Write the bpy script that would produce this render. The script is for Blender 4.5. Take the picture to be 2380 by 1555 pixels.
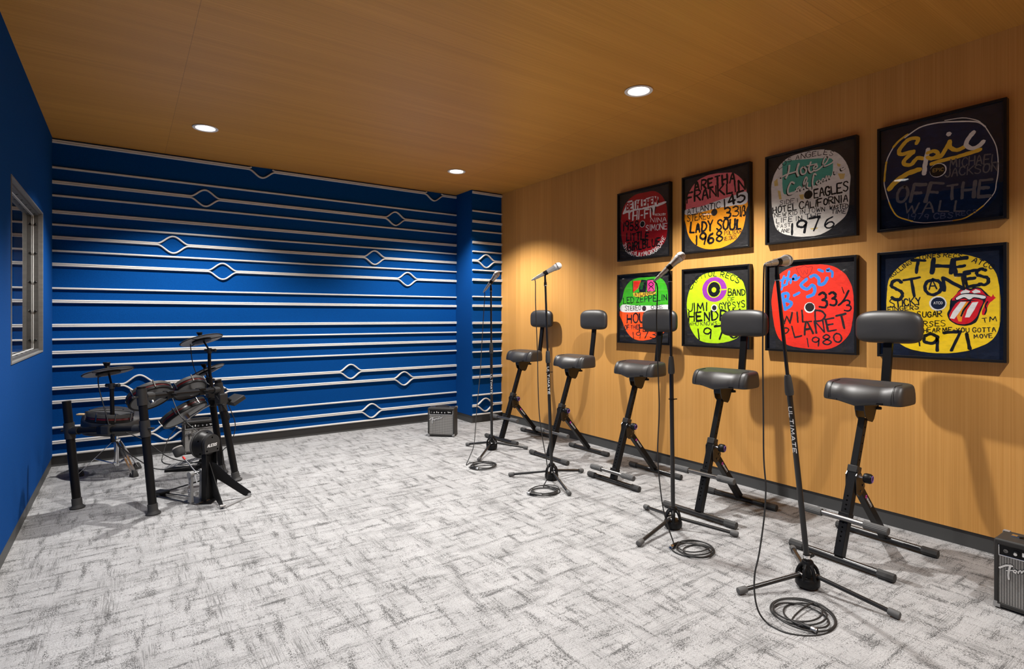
import bpy, bmesh, math, random
from mathutils import Vector, Matrix
for _o in list(bpy.data.objects): bpy.data.objects.remove(_o)
S = bpy.context.scene
COL = S.collection
PI = math.pi
R = math.radians
# ------------------------------------------------------------------ room numbers (metres)
XL, XR, YB, YF, H = -0.483, 3.586, 5.711, -1.35, 2.626
CX, CY = 3.182, 5.353            # pilaster corner
# ------------------------------------------------------------------ camera
cam = bpy.data.cameras.new('camera')
camo = bpy.data.objects.new('camera', cam); COL.objects.link(camo)
camo.location = (0, 0, 1.2)
camo.rotation_euler = (R(90), 0, -0.609505)
cam.sensor_width = 36.0
cam.lens = 1284.1 / 2380 * 36.0
cam.shift_y = -(777.5 - 735.93) / 2380
cam.clip_start = 0.02
S.camera = camo
# ------------------------------------------------------------------ world, exposure, lamps
w = bpy.data.worlds.new('world'); S.world = w; w.use_nodes = True
w.node_tree.nodes['Background'].inputs[0].default_value = (0.02, 0.02, 0.022, 1)
w.node_tree.nodes['Background'].inputs[1].default_value = 1.0
S.view_settings.view_transform = 'Standard'
S.view_settings.look = 'None'
S.view_settings.gamma = 1.0
S.view_settings.use_curve_mapping = False
S.view_settings.exposure = 0.0
LAMP_W = 308.0
LAMP_COLOR = (1.0, 0.972, 0.935)
LAMPS = [(2.65, 2.40), (0.49, 4.745), (2.655, 4.753), (0.49, 2.40), (0.49, -0.05), (2.65, -0.05)]
LAMP_DIM = [1, 1, 1, 1, .6, .6]
# ------------------------------------------------------------------ node helpers
MATS = {}
def newmat(name, base=(0.5, 0.5, 0.5), rough=0.5, metal=0.0, spec=0.5, coat=0.0):
    m = bpy.data.materials.new(name); m.use_nodes = True
    b = m.node_tree.nodes['Principled BSDF']
    b.inputs['Base Color'].default_value = (*base, 1)
    b.inputs['Roughness'].default_value = rough
    b.inputs['Metallic'].default_value = metal
    b.inputs['Specular IOR Level'].default_value = spec
    b.inputs['Coat Weight'].default_value = coat
    MATS[name] = m
    return m
class NT:
    def __init__(s, m):
        s.nt = m.node_tree; s.b = s.nt.nodes['Principled BSDF']
        s.out = [n for n in s.nt.nodes if n.type == 'OUTPUT_MATERIAL'][0]
    def n(s, t, **k):
        q = s.nt.nodes.new(t)
        for a, v in k.items(): setattr(q, a, v)
        return q
    def l(s, a, b): s.nt.links.new(a, b)
    def coord(s, scale=(1, 1, 1), loc=(0, 0, 0)):
        tc = s.n('ShaderNodeTexCoord'); mp = s.n('ShaderNodeMapping')
        mp.inputs['Scale'].default_value = scale; mp.inputs['Location'].default_value = loc
        s.l(tc.outputs['Object'], mp.inputs['Vector']); return mp.outputs['Vector']
    def noise(s, vec, scale=1, detail=2, rough=0.5):
        q = s.n('ShaderNodeTexNoise')
        q.inputs['Scale'].default_value = scale; q.inputs['Detail'].default_value = detail
        q.inputs['Roughness'].default_value = rough
        s.l(vec, q.inputs['Vector']); return q.outputs['Fac']
    def ramp(s, fac, stops):
        q = s.n('ShaderNodeValToRGB'); e = q.color_ramp.elements
        while len(e) < len(stops): e.new(0.5)
        for i, (p, c) in enumerate(stops):
            e[i].position = p; e[i].color = (*c, 1) if len(c) == 3 else c
        s.l(fac, q.inputs['Fac']); return q.outputs['Color']
    def math(s, op, a, b=None, c=None):
        q = s.n('ShaderNodeMath', operation=op)
        for i, v in enumerate((a, b, c)):
            if v is None: continue
            if isinstance(v, (int, float)): q.inputs[i].default_value = v
            else: s.l(v, q.inputs[i])
        return q.outputs[0]
    def mix(s, fac, a, b, mode='MIX'):
        q = s.n('ShaderNodeMix', data_type='RGBA', blend_type=mode)
        for i, v in ((0, fac), (6, a), (7, b)):
            if isinstance(v, (int, float)): q.inputs[i].default_value = v
            elif isinstance(v, tuple): q.inputs[i].default_value = (*v, 1) if len(v) == 3 else v
            else: s.l(v, q.inputs[i])
        return q.outputs[2]
    def sep(s, vec):
        q = s.n('ShaderNodeSeparateXYZ'); s.l(vec, q.inputs[0]); return q.outputs
    def bump(s, hgt, strength=0.2, dist=0.01):
        q = s.n('ShaderNodeBump'); q.inputs['Strength'].default_value = strength
        q.inputs['Distance'].default_value = dist
        s.l(hgt, q.inputs['Height']); s.l(q.outputs['Normal'], s.b.inputs['Normal'])
    def color(s, c): s.l(c, s.b.inputs['Base Color'])
G = lambda v: (v, v, v)
# carpet: pale grey with woven streaks running both ways and dark flecks
t = NT(newmat('carpet', rough=1.0, spec=0.0))
grain = t.noise(t.coord(), 340, 3, 0.6)
base = t.ramp(grain, [(0.30, (0.265, 0.265, 0.267)), (0.50, (0.365, 0.365, 0.367)), (0.70, (0.455, 0.455, 0.457))])
mott = t.noise(t.coord((1, 1, 1), (4, 4, 0)), 7, 5, 0.65)
c0 = t.mix(t.ramp(mott, [(0.38, G(0.35)), (0.55, G(0))]), base, (0.235, 0.235, 0.237))
def streaks(along, across, loc, lo, hi, mscale, mlo, mhi, swap, det=4):
    sc = (along, across, 1) if not swap else (across, along, 1)
    ms = mscale if not swap else (mscale[1], mscale[0], 1)
    f = t.noise(t.coord(sc, loc), 1.0, det, 0.62)
    k = t.noise(t.coord(ms, (loc[1], loc[0], 0)), 1.0, 3, 0.6)
    return t.math('MULTIPLY', t.ramp(f, [(lo, G(0)), (hi, G(1))]), t.ramp(k, [(mlo, G(0)), (mhi, G(1))]))
soft = t.math('MAXIMUM', streaks(20, 260, (3, 7, 0), 0.48, 0.62, (1.4, 3.0, 1), 0.43, 0.60, False), streaks(20, 260, (9, 2, 0), 0.48, 0.62, (1.4, 3.0, 1), 0.43, 0.60, True))
c1 = t.mix(t.math('MULTIPLY', soft, 0.34), c0, (0.175, 0.174, 0.175))
spk = t.math('MULTIPLY', t.ramp(t.noise(t.coord((1, 1, 1), (2, 2, 0)), 210, 3, 0.6), [(0.52, G(0)), (0.62, G(1))]), t.ramp(t.noise(t.coord((1, 1, 1), (7, 1, 0)), 6, 4, 0.65), [(0.40, G(0.35)), (0.60, G(1))]))
c1 = t.mix(t.math('MULTIPLY', spk, 0.60), c1, (0.12, 0.119, 0.119))
def flecks(along, across, loc, ms, swap, fa, ka, lo, hi, det=4):
    sc = (along, across, 1) if not swap else (across, along, 1)
    m2 = ms if not swap else (ms[1], ms[0], 1)
    f = t.noise(t.coord(sc, loc), 1.0, det, 0.65); k = t.noise(t.coord(m2, (loc[1], loc[0], 0)), 1.0, 4, 0.6)
    return t.ramp(t.math('MULTIPLY_ADD', f, fa, t.math('MULTIPLY', k, ka)), [(lo, G(0)), (hi, G(1))])
line = t.math('MAXIMUM', flecks(7, 400, (1, 5, 0), (2.2, 9, 1), False, .6, .5, .60, .67), flecks(7, 400, (8, 3, 0), (2.2, 9, 1), True, .6, .5, .60, .67))
c1 = t.mix(t.math('MULTIPLY', line, 0.75), c1, (0.12, 0.119, 0.119))
dk = t.math('MAXIMUM', flecks(110, 330, (1, 4, 0), (5, 26, 1), False, .7, .65, .745, .775), flecks(110, 330, (8, 2, 0), (5, 26, 1), True, .7, .65, .745, .775))
c2 = t.mix(t.math('MULTIPLY', dk, 0.85), c1, (0.06, 0.059, 0.059))
t.color(c2)
t.bump(t.noise(t.coord(), 420, 2), 0.35, 0.004)
# fine straight-grained wood veneer: grain runs along one axis
def wood(name, grain, across, lo, hi, panel=None):
    t = NT(newmat(name, rough=0.42, spec=0.35))
    sc1 = [0, 0, 0]; sc2 = [0, 0, 0]
    for i in range(3):
        sc1[i] = 0.9 if i == grain else 150.0
        sc2[i] = 0.35 if i == grain else 9.0
    f = t.noise(t.coord(tuple(sc1)), 1.0, 4, 0.6)
    g = t.noise(t.coord(tuple(sc2)), 1.0, 3, 0.55)
    c = t.ramp(f, [(0.28, lo), (0.72, hi)])
    c = t.mix(t.ramp(g, [(0.35, G(0.0)), (0.65, G(0.45))]), c, tuple(v * 0.86 for v in lo))
    if panel == 'wall':
        y = t.sep(t.coord())[1]
        k = t.math('DIVIDE', t.math('ADD', y, 10.0 - 2.311 + 0.64 * 0), 0.6375)
        cell = t.math('FLOOR', k); fr = t.math('FRACT', k)
        wn = t.n('ShaderNodeTexWhiteNoise', noise_dimensions='1D'); t.l(cell, wn.inputs['W'])
        c = t.mix(1.0, c, t.ramp(wn.outputs['Value'], [(0, G(0.93)), (1, G(1.06))]), 'MULTIPLY')
        seam = t.math('LESS_THAN', fr, 0.003)
        c = t.mix(t.math('MULTIPLY', seam, 0.22), c, (0.05, 0.02, 0.006))
    if panel == 'ceiling':
        o = t.sep(t.coord()); x, y = o[0], o[1]
        i1 = t.math('GREATER_THAN', x, 0.277); i2 = t.math('GREATER_THAN', x, 2.862)
        ci = t.math('ADD', i1, i2)
        k = t.math('DIVIDE', t.math('ADD', y, t.math('MULTIPLY_ADD', i2, 0.62, 10.0 - 3.553)), 1.289)
        cell = t.math('ADD', t.math('FLOOR', k), t.math('MULTIPLY', ci, 17.3)); fr = t.math('FRACT', k)
        wn = t.n('ShaderNodeTexWhiteNoise', noise_dimensions='1D'); t.l(cell, wn.inputs['W'])
        c = t.mix(1.0, c, t.ramp(wn.outputs['Value'], [(0, G(0.90)), (1, G(1.08))]), 'MULTIPLY')
        s1 = t.math('LESS_THAN', fr, 0.0022)
        s2 = t.math('LESS_THAN', t.math('ABSOLUTE', t.math('SUBTRACT', x, 0.277)), 0.0016)
        s3 = t.math('LESS_THAN', t.math('ABSOLUTE', t.math('SUBTRACT', x, 2.862)), 0.0016)
        c = t.mix(t.math('MULTIPLY', t.math('MAXIMUM', s1, t.math('MAXIMUM', s2, s3)), 0.35), c, (0.05, 0.02, 0.006))
    t.color(c)
    t.bump(f, 0.06, 0.002)
    return t
wood('wood_wall', 2, 1, (0.54, 0.258, 0.060), (0.68, 0.362, 0.108), 'wall')
wood('wood_ceiling', 0, 1, (0.52, 0.245, 0.043), (0.66, 0.325, 0.070), 'ceiling')
t = NT(newmat('blue_felt', rough=0.95, spec=0.08))
n = t.noise(t.coord(), 220, 3, 0.7)
t.color(t.ramp(n, [(0.3, (0.0004, 0.041, 0.178)), (0.7, (0.0008, 0.056, 0.240))])); t.bump(n, 0.25, 0.003)
t = NT(newmat('rail_white', rough=0.5, spec=0.3))
t.color(t.ramp(t.noise(t.coord((3, 60, 60)), 1, 3), [(0.3, (0.54, 0.52, 0.49)), (0.7, (0.62, 0.60, 0.57))]))
newmat('vinyl_base', (0.055, 0.056, 0.056), 0.5, spec=0.4)
newmat('recess', (0.01, 0.01, 0.01), 0.9, spec=0.1)
newmat('plaster', (0.5, 0.48, 0.45), 0.9)
t = NT(newmat('alu_grey', rough=0.45, spec=0.5))
t.color(t.ramp(t.noise(t.coord((4, 60, 60)), 1, 3), [(0.3, (0.15, 0.147, 0.14)), (0.7, (0.20, 0.196, 0.187))]))
t = NT(newmat('alu_dark', rough=0.45, spec=0.5))
t.color(t.ramp(t.noise(t.coord((4, 60, 60)), 1, 3), [(0.3, (0.075, 0.073, 0.07)), (0.7, (0.10, 0.098, 0.094))]))
newmat('seal_white', (0.65, 0.65, 0.64), 0.4)
g = newmat('window_glass', (0.98, 1, 0.99), 0.0); g.node_tree.nodes['Principled BSDF'].inputs['Transmission Weight'].default_value = 1.0
g.node_tree.nodes['Principled BSDF'].inputs['IOR'].default_value = 1.52
# thin picture glass: clear with a fresnel reflection
g = bpy.data.materials.new('picture_glass'); g.use_nodes = True; MATS['picture_glass'] = g
nt = g.node_tree; nt.nodes.remove(nt.nodes['Principled BSDF'])
gm = nt.nodes.new('ShaderNodeNewGeometry'); vd = nt.nodes.new('ShaderNodeVectorMath'); vd.operation = 'DOT_PRODUCT'
nt.links.new(gm.outputs['Normal'], vd.inputs[0]); nt.links.new(gm.outputs['Incoming'], vd.inputs[1])
def _m(op, a, b=None):
    q = nt.nodes.new('ShaderNodeMath'); q.operation = op
    for i, v in enumerate((a, b)):
        if v is None: continue
        if isinstance(v, (int, float)): q.inputs[i].default_value = v
        else: nt.links.new(v, q.inputs[i])
    return q.outputs[0]
fr = _m('ADD', _m('MULTIPLY', _m('POWER', _m('SUBTRACT', 1.0, _m('ABSOLUTE', vd.outputs['Value'])), 5.0), 0.45), 0.02)
tr = nt.nodes.new('ShaderNodeBsdfTransparent'); gl = nt.nodes.new('ShaderNodeBsdfGlossy'); gl.inputs['Roughness'].default_value = 0.012
mx = nt.nodes.new('ShaderNodeMixShader'); out = [q for q in nt.nodes if q.type == 'OUTPUT_MATERIAL'][0]
nt.links.new(fr, mx.inputs[0]); nt.links.new(tr.outputs[0], mx.inputs[1]); nt.links.new(gl.outputs[0], mx.inputs[2]); nt.links.new(mx.outputs[0], out.inputs[0])
newmat('black_frame', (0.0065, 0.006, 0.006), 0.36, spec=0.3)
# black goods
t = NT(newmat('leather', (0.019, 0.018, 0.0178), 0.48, spec=0.75)); t.bump(t.noise(t.coord(), 300, 3), 0.08, 0.001)
newmat('black_steel', (0.010, 0.010, 0.0105), 0.28, spec=0.5)
newmat('black_satin', (0.0055, 0.0055, 0.006), 0.40, spec=0.2)
newmat('rubber', (0.035, 0.035, 0.035), 0.65, spec=0.35)
newmat('rubber_grey', (0.075, 0.075, 0.075), 0.6, spec=0.35)
newmat('cable_black', (0.014, 0.014, 0.014), 0.5, spec=0.4)
newmat('chrome', (0.75, 0.75, 0.76), 0.12, 1.0)
newmat('steel', (0.42, 0.42, 0.42), 0.32, 1.0)
newmat('gunmetal', (0.20, 0.195, 0.19), 0.32, 1.0)
newmat('mic_body', (0.46, 0.455, 0.44), 0.36, 0.75)
newmat('purple', (0.17, 0.07, 0.36), 0.45)
newmat('pink', (0.62, 0.06, 0.42), 0.5)
newmat('white_print', (0.75, 0.75, 0.75), 0.6)
newmat('hole', (0.002, 0.002, 0.002), 0.9, spec=0.0)
t = NT(newmat('mic_grille', (0.72, 0.72, 0.72), 0.4, 0.35))
v = t.n('ShaderNodeTexVoronoi'); v.inputs['Scale'].default_value = 420; t.l(t.coord(), v.inputs['Vector'])
t.color(t.ramp(v.outputs['Distance'], [(0.2, G(0.85)), (0.7, G(0.35))])); t.bump(v.outputs['Distance'], 0.5, 0.001)
t = NT(newmat('tolex', (0.022, 0.021, 0.02), 0.55, spec=0.4)); t.bump(t.noise(t.coord(), 700, 2), 0.4, 0.001)
# silver woven grille cloth
t = NT(newmat('grille_cloth', rough=0.55, spec=0.4))
o = t.sep(t.coord())
wy = t.math('SINE', t.math('MULTIPLY', o[2], 2 * PI / 0.0052)); wx = t.math('SINE', t.math('MULTIPLY', o[0], 2 * PI / 0.0085))
wv = t.math('MULTIPLY', t.math('MULTIPLY_ADD', wy, 0.5, 0.5), t.math('MULTIPLY_ADD', wx, 0.32, 0.68))
t.color(t.ramp(wv, [(0.18, (0.03, 0.03, 0.03)), (0.50, (0.32, 0.315, 0.30)), (0.9, (0.60, 0.59, 0.57))]))
newmat('red_shell', (0.075, 0.003, 0.004), 0.3, spec=0.5)
newmat('mesh_head', (0.02, 0.02, 0.02), 0.8)
newmat('cymbal_grey', (0.34, 0.34, 0.34), 0.45, spec=0.4)
newmat('plastic_grey', (0.022, 0.022, 0.022), 0.45, spec=0.35)
newmat('cast_grey', (0.36, 0.36, 0.36), 0.45, 0.6)
newmat('felt_white', (0.42, 0.40, 0.37), 0.95)
newmat('red_plastic', (0.7, 0.02, 0.01), 0.4)
t = NT(newmat('hickory', rough=0.4)); t.color(t.ramp(t.noise(t.coord((6, 90, 90)), 1, 3), [(0.3, (0.62, 0.40, 0.18)), (0.7, (0.78, 0.56, 0.30))]))
# paints: every one carries brush streaks of its own colour
PAINT = dict(k=(0.022, 0.021, 0.022), kb=(0.008, 0.011, 0.022), ink=(0.008, 0.008, 0.009), ink2=(0.025, 0.02, 0.02), grey=(0.11, 0.105, 0.11), grey2=(0.06, 0.07, 0.13),
    white=(0.78, 0.78, 0.77), cream=(0.76, 0.73, 0.66), yell2=(0.68, 0.50, 0.16), yellow=(0.80, 0.50, 0.035), yellow1=(0.86, 0.58, 0.004), gold=(0.45, 0.30, 0.07),
    red=(0.84, 0.028, 0.008), red1=(0.80, 0.03, 0.01), red2=(0.36, 0.003, 0.008), red3=(0.62, 0.004, 0.008), maroon=(0.35, 0.015, 0.01), pink=(0.80, 0.16, 0.18), orange=(0.85, 0.30, 0.005), orange2=(0.88, 0.09, 0.008),
    teal=(0.06, 0.36, 0.27), green=(0.05, 0.46, 0.012), green2=(0.01, 0.10, 0.01), lime=(0.50, 0.80, 0.008), magenta=(0.80, 0.04, 0.28), purple=(0.30, 0.035, 0.36), blue=(0.03, 0.22, 0.68), navy=(0.003, 0.012, 0.045), navy2=(0.01, 0.014, 0.03))
for k_, c_ in PAINT.items():
    t = NT(newmat('paint_' + k_, rough=0.6, spec=0.12 if k_ in ('k', 'kb', 'ink', 'ink2', 'navy', 'navy2') else 0.3))
    n = t.noise(t.coord((1, 1, 2.2)), 26, 5, 0.65)
    dark = k_ in ('k', 'kb', 'ink', 'ink2', 'navy', 'navy2')
    hi = tuple(min(0.95, v * (1.5 if dark else 1.08) + (0.003 if dark else 0)) for v in c_)
    lo = tuple(v * (0.75 if dark else 0.86) for v in c_)
    t.color(t.ramp(n, [(0.32, lo), (0.52, c_), (0.75, hi)])); t.bump(n, 0.5, 0.002)
# ------------------------------------------------------------------ mesh helpers
def frame(d, hint=(0, 0, 1)):
    d = Vector(d).normalized(); h = Vector(hint)
    if abs(d.dot(h)) > 0.97: h = Vector((1, 0, 0)) if abs(d.x) < 0.9 else Vector((0, 1, 0))
    u = h.cross(d).normalized(); v = d.cross(u).normalized()
    return u, v, d
class MB:
    def __init__(s): s.bm = bmesh.new()
    def box(s, c, size, M=None, bev=0, seg=2):
        r = bmesh.ops.create_cube(s.bm, size=1.0); vs = r['verts']
        for v in vs: v.co = Vector((v.co.x * size[0], v.co.y * size[1], v.co.z * size[2]))
        if bev:
            es = list({e for v in vs for e in v.link_edges})
            b = bmesh.ops.bevel(s.bm, geom=es, offset=bev, segments=seg, affect='EDGES', profile=0.5)
            vs = list({v for f in b['faces'] for v in f.verts} | {v for v in vs if v.is_valid})
            nb = set(b['faces'])
            for f in {f for v in vs for f in v.link_faces}:
                if f not in nb: f.material_index = 7        # marks the flat sides
        M3 = M.to_3x3() if M is not None else Matrix.Identity(3)
        for v in vs: v.co = M3 @ v.co + Vector(c)
        return s
    def box2(s, a, b, bev=0, seg=2):
        a, b = Vector(a), Vector(b)
        return s.box((a + b) / 2, [abs(x) for x in (b - a)], None, bev, seg)
    def bar(s, a, b, w, h, hint=(0, 0, 1), bev=0):
        a, b = Vector(a), Vector(b); u, v, d = frame(b - a, hint)
        M = Matrix((u, v, d)).transposed()
        return s.box((a + b) / 2, (w, h, (b - a).length), M, bev)
    def loft(s, rings, cap0=True, cap1=True, closed=True):
        vr = [[s.bm.verts.new(p) for p in ring] for ring in rings]
        n = len(vr[0])
        for i in range(len(vr) - 1):
            for j in range(n if closed else n - 1):
                k = (j + 1) % n
                try: s.bm.faces.new((vr[i][j], vr[i][k], vr[i + 1][k], vr[i + 1][j]))
                except ValueError: pass
        if cap0: s.bm.faces.new(list(reversed(vr[0])))
        if cap1: s.bm.faces.new(vr[-1])
        return s
    def tube(s, pts, r, seg=10, caps=True):
        pts = [Vector(p) for p in pts]; n = len(pts)
        rs = r if isinstance(r, (list, tuple)) else [r] * n
        tg = [(pts[min(i + 1, n - 1)] - pts[max(i - 1, 0)]).normalized() for i in range(n)]
        u, v, _ = frame(tg[0]); rings = []
        for i in range(n):
            u = (u - tg[i] * u.dot(tg[i])).normalized(); v = tg[i].cross(u)
            rings.append([pts[i] + (u * math.cos(2 * PI * k / seg) + v * math.sin(2 * PI * k / seg)) * rs[i] for k in range(seg)])
        return s.loft(rings, caps, caps)
    def cyl(s, a, b, r, r2=None, seg=20):
        return s.tube([a, b], [r, r if r2 is None else r2], seg)
    def lathe(s, prof, o, axis=(0, 0, 1), seg=28, closed_profile=False):
        u, v, d = frame(axis); o = Vector(o)
        rings = [[o + d * h + (u * math.cos(2 * PI * k / seg) + v * math.sin(2 * PI * k / seg)) * max(r, 1e-4) for k in range(seg)] for r, h in prof]
        if closed_profile: return s.loft(rings + [rings[0]], False, False)
        return s.loft(rings)
    def sphere(s, c, r, seg=20, scale=(1, 1, 1)):
        q = bmesh.ops.create_uvsphere(s.bm, u_segments=seg, v_segments=max(8, seg // 2), radius=r)
        for v in q['verts']: v.co = Vector((v.co.x * scale[0], v.co.y * scale[1], v.co.z * scale[2])) + Vector(c)
        return s
    def prism(s, poly, O, U, V, N, th):
        O, U, V, N = Vector(O), Vector(U), Vector(V), Vector(N)
        a = [s.bm.verts.new(O + U * x + V * y) for x, y in poly]
        b = [s.bm.verts.new(O + U * x + V * y + N * th) for x, y in poly]
        n = len(poly); fs = [s.bm.faces.new(list(reversed(a))), s.bm.faces.new(b)]
        for i in range(n):
            k = (i + 1) % n; s.bm.faces.new((a[i], a[k], b[k], b[i]))
        bmesh.ops.triangulate(s.bm, faces=fs)
        return s
    def torus(s, c, axis, Rr, r, seg=32, rs=10):
        prof = [(Rr + r * math.cos(2 * PI * k / rs), r * math.sin(2 * PI * k / rs)) for k in range(rs)]
        return s.lathe(prof, c, axis, seg, True)
    def build(s, name, mat, parent=None, org=(0, 0, 0), smooth=40, mods=None):
        bmesh.ops.remove_doubles(s.bm, verts=s.bm.verts, dist=1e-6)
        bmesh.ops.recalc_face_normals(s.bm, faces=s.bm.faces)
        if org != (0, 0, 0):
            bmesh.ops.translate(s.bm, vec=-Vector(org), verts=s.bm.verts)
        me = bpy.data.meshes.new(name); s.bm.to_mesh(me); s.bm.free()
        ml = mat if isinstance(mat, (list, tuple)) else [mat]
        for q in ml: me.materials.append(MATS[q])
        if smooth:
            me.polygons.foreach_set('use_smooth', [True] * len(me.polygons))
            me.set_sharp_from_angle(angle=R(smooth))
            for f in me.polygons:
                if f.material_index == 7: f.use_smooth = False
        for f in me.polygons: f.material_index = 0
        o = bpy.data.objects.new(name, me); COL.objects.link(o)
        if parent is not None: o.parent = parent
        return o
def tag(o, label=None, cat=None, group=None, kind=None):
    if label: o['label'] = label
    if cat: o['category'] = cat
    if group: o['group'] = group
    if kind: o['kind'] = kind
    return o
def thing(name, loc, label, cat, group=None, rz=0.0):
    o = bpy.data.objects.new(name, None); COL.objects.link(o); o.empty_display_size = 0.05
    o.location = loc; o.rotation_euler = (0, 0, rz)
    return tag(o, label, cat, group)
def struct(o): o['kind'] = 'structure'; return o
def copy_tree(o, parent=None):
    c = o.copy(); COL.objects.link(c)
    if parent is not None: c.parent = parent
    for ch in [q for q in list(bpy.data.objects) if q.parent == o]: copy_tree(ch, c)
    return c
def catmull(pts, sub=6, closed=False):
    pts = [Vector(p) for p in pts]; n = len(pts); out = []
    rng = range(n if closed else n - 1)
    for i in rng:
        g = (lambda k: pts[k % n]) if closed else (lambda k: pts[min(max(k, 0), n - 1)])
        p0, p1, p2, p3 = g(i - 1), g(i), g(i + 1), g(i + 2)
        for k in range(sub):
            t = k / sub; t2 = t * t; t3 = t2 * t
            out.append(0.5 * ((2 * p1) + (p2 - p0) * t + (2 * p0 - 5 * p1 + 4 * p2 - p3) * t2 + (3 * p1 - p0 - 3 * p2 + p3) * t3))
    if not closed: out.append(pts[-1])
    return out
# hand lettering: each glyph is a few strokes on a box 10 high
GL = {}
for line in '''A 6|0,0 3,10 6,0|1,4 5,4
B 6|0,0 0,10|0,10 4,9.5 5,8 4,6 0,5.2|0,5.2 5,4.5 6,2.5 4.5,.5 0,0
C 6|6,8 4.5,10 1.5,9.5 0,6 0,4 1.5,.5 4.5,0 6,2
D 6|0,0 0,10|0,10 4,9 6,6 6,4 4,1 0,0
E 6|6,10 0,10|0,10 0,0|0,0 6,0|0,5.2 4.5,5.2
F 6|0,0 0,10|0,10 6,10|0,5.2 4.5,5.2
G 6|6,8 4.5,10 1.5,9.5 0,6 0,4 1.5,.5 4.5,0 6,2 6,4.5|3.5,4.5 6,4.5
H 6|0,0 0,10|6,0 6,10|0,5 6,5
I 1.5|.7,0 .7,10
J 5|5,10 5,3 4,.5 2,0 0,2.5
K 6|0,0 0,10|6,10 0,4.5|1.5,5.5 6,0
L 5.5|0,10 0,0|0,0 5.5,0
M 8|0,0 1,10|1,10 4,3|4,3 7,10|7,10 8,0
N 6|0,0 0,10|0,10 6,0|6,0 6,10
O 6|3,10 .8,8.5 0,5 .8,1.5 3,0 5.2,1.5 6,5 5.2,8.5 3,10
P 6|0,0 0,10|0,10 4,9.8 6,7.8 4,5.2 0,4.8
R 6|0,0 0,10|0,10 4,9.8 6,7.8 4,5.2 0,4.8|2,5 6,0
S 6|5.8,8.5 4,10 1.2,9.3 .6,7.2 3,5.4 5.4,3.6 5,1 2.5,0 0,1.4
T 6|0,10 6,10|3,10 3,0
U 6|0,10 0,3 1.2,.5 3,0 4.8,.5 6,3 6,10
V 6|0,10 3,0|3,0 6,10
W 8|0,10 2,0|2,0 4,7|4,7 6,0|6,0 8,10
X 6|0,0 6,10|0,10 6,0
Y 6|0,10 3,5|6,10 3,5|3,5 3,0
Z 6|0,10 6,10|6,10 0,0|0,0 6,0
0 6|3,10 .8,8.5 0,5 .8,1.5 3,0 5.2,1.5 6,5 5.2,8.5 3,10
1 1.5|.7,0 .7,10
2 6|0,8 1.5,10 4.5,10 6,7.5 4,4 0,0|0,0 6,0
3 6|.3,9 3,10 5.5,8.5 5,6 2.5,5.2|2.5,5.2 5.5,4.3 6,2 4,0 0,.8
4 6|4.5,0 4.5,10|4.5,10 0,3.5|0,3.5 6,3.5
5 6|5.5,10 .5,10|.5,10 .3,5.5|.3,5.5 3.5,6.2 6,4 5.2,1 2.5,0 0,1
6 6|5.5,9.5 2,8 0,4 1,.8 3.5,0 5.8,2 5,4.8 2.5,5.2 .5,3.5
7 6|0,10 6,10|6,10 2,0
8 6|3,5.3 .6,7.5 3,10 5.4,7.5 3,5.3 0,2.5 3,0 6,2.5 3,5.3
9 6|5.6,6.5 3.5,4.5 .6,6 1,9 3.5,10 5.7,8 5.6,6.5 4.5,0
- 4|.5,5 3.5,5
/ 4|0,0 4,10'''.split('\n'):
    k_, rest = line.split(' ', 1); parts = rest.split('|')
    GL[k_] = (float(parts[0]), [[tuple(float(q) for q in p.split(',')) for p in st.split()] for st in parts[1:]])
def text_strokes(txt, path, h, rng=None, jit=0.0, gap=2.4):
    """strokes (2D polylines) of txt written along a path of baseline points"""
    path = [Vector((p[0], p[1])) for p in path]
    if len(path) > 2: path = [Vector((q.x, q.y)) for q in catmull([Vector((p.x, p.y, 0)) for p in path], 6)]
    cum = [0.0]
    for a, b in zip(path, path[1:]): cum.append(cum[-1] + (b - a).length)
    L = cum[-1]
    adv = [(3.2 if ch == ' ' else GL[ch][0] + gap) for ch in txt]
    tot = sum(adv) - (gap if txt[-1] != ' ' else 0)
    k = L / tot; out = []; x = 0.0
    def at(s):
        s = min(max(s, 0), L); i = 0
        while i < len(cum) - 2 and cum[i + 1] < s: i += 1
        d = (path[i + 1] - path[i]).normalized(); return path[i] + d * (s - cum[i]), d
    for ch, a in zip(txt, adv):
        if ch != ' ':
            wd = GL[ch][0]; p, d = at((x + wd / 2) * k); nrm = Vector((-d.y, d.x))
            ja = rng.uniform(-jit, jit) if rng else 0; js = 1 + (rng.uniform(-jit, jit) if rng else 0)
            jy = rng.uniform(-jit, jit) * h * 0.35 if rng else 0
            if rng: ca, sa = math.cos(ja * .7), math.sin(ja * .7)
            else: ca, sa = 1, 0
            for st in GL[ch][1]:
                q = []
                for gx, gy in st:
                    lx, ly = (gx - wd / 2) * k * js, (gy / 10) * h * js
                    lx, ly = lx * ca - ly * sa, lx * sa + ly * ca
                    q.append(p + d * lx + nrm * (ly + jy))
                out.append(q)
        x += a
    return out
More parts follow.
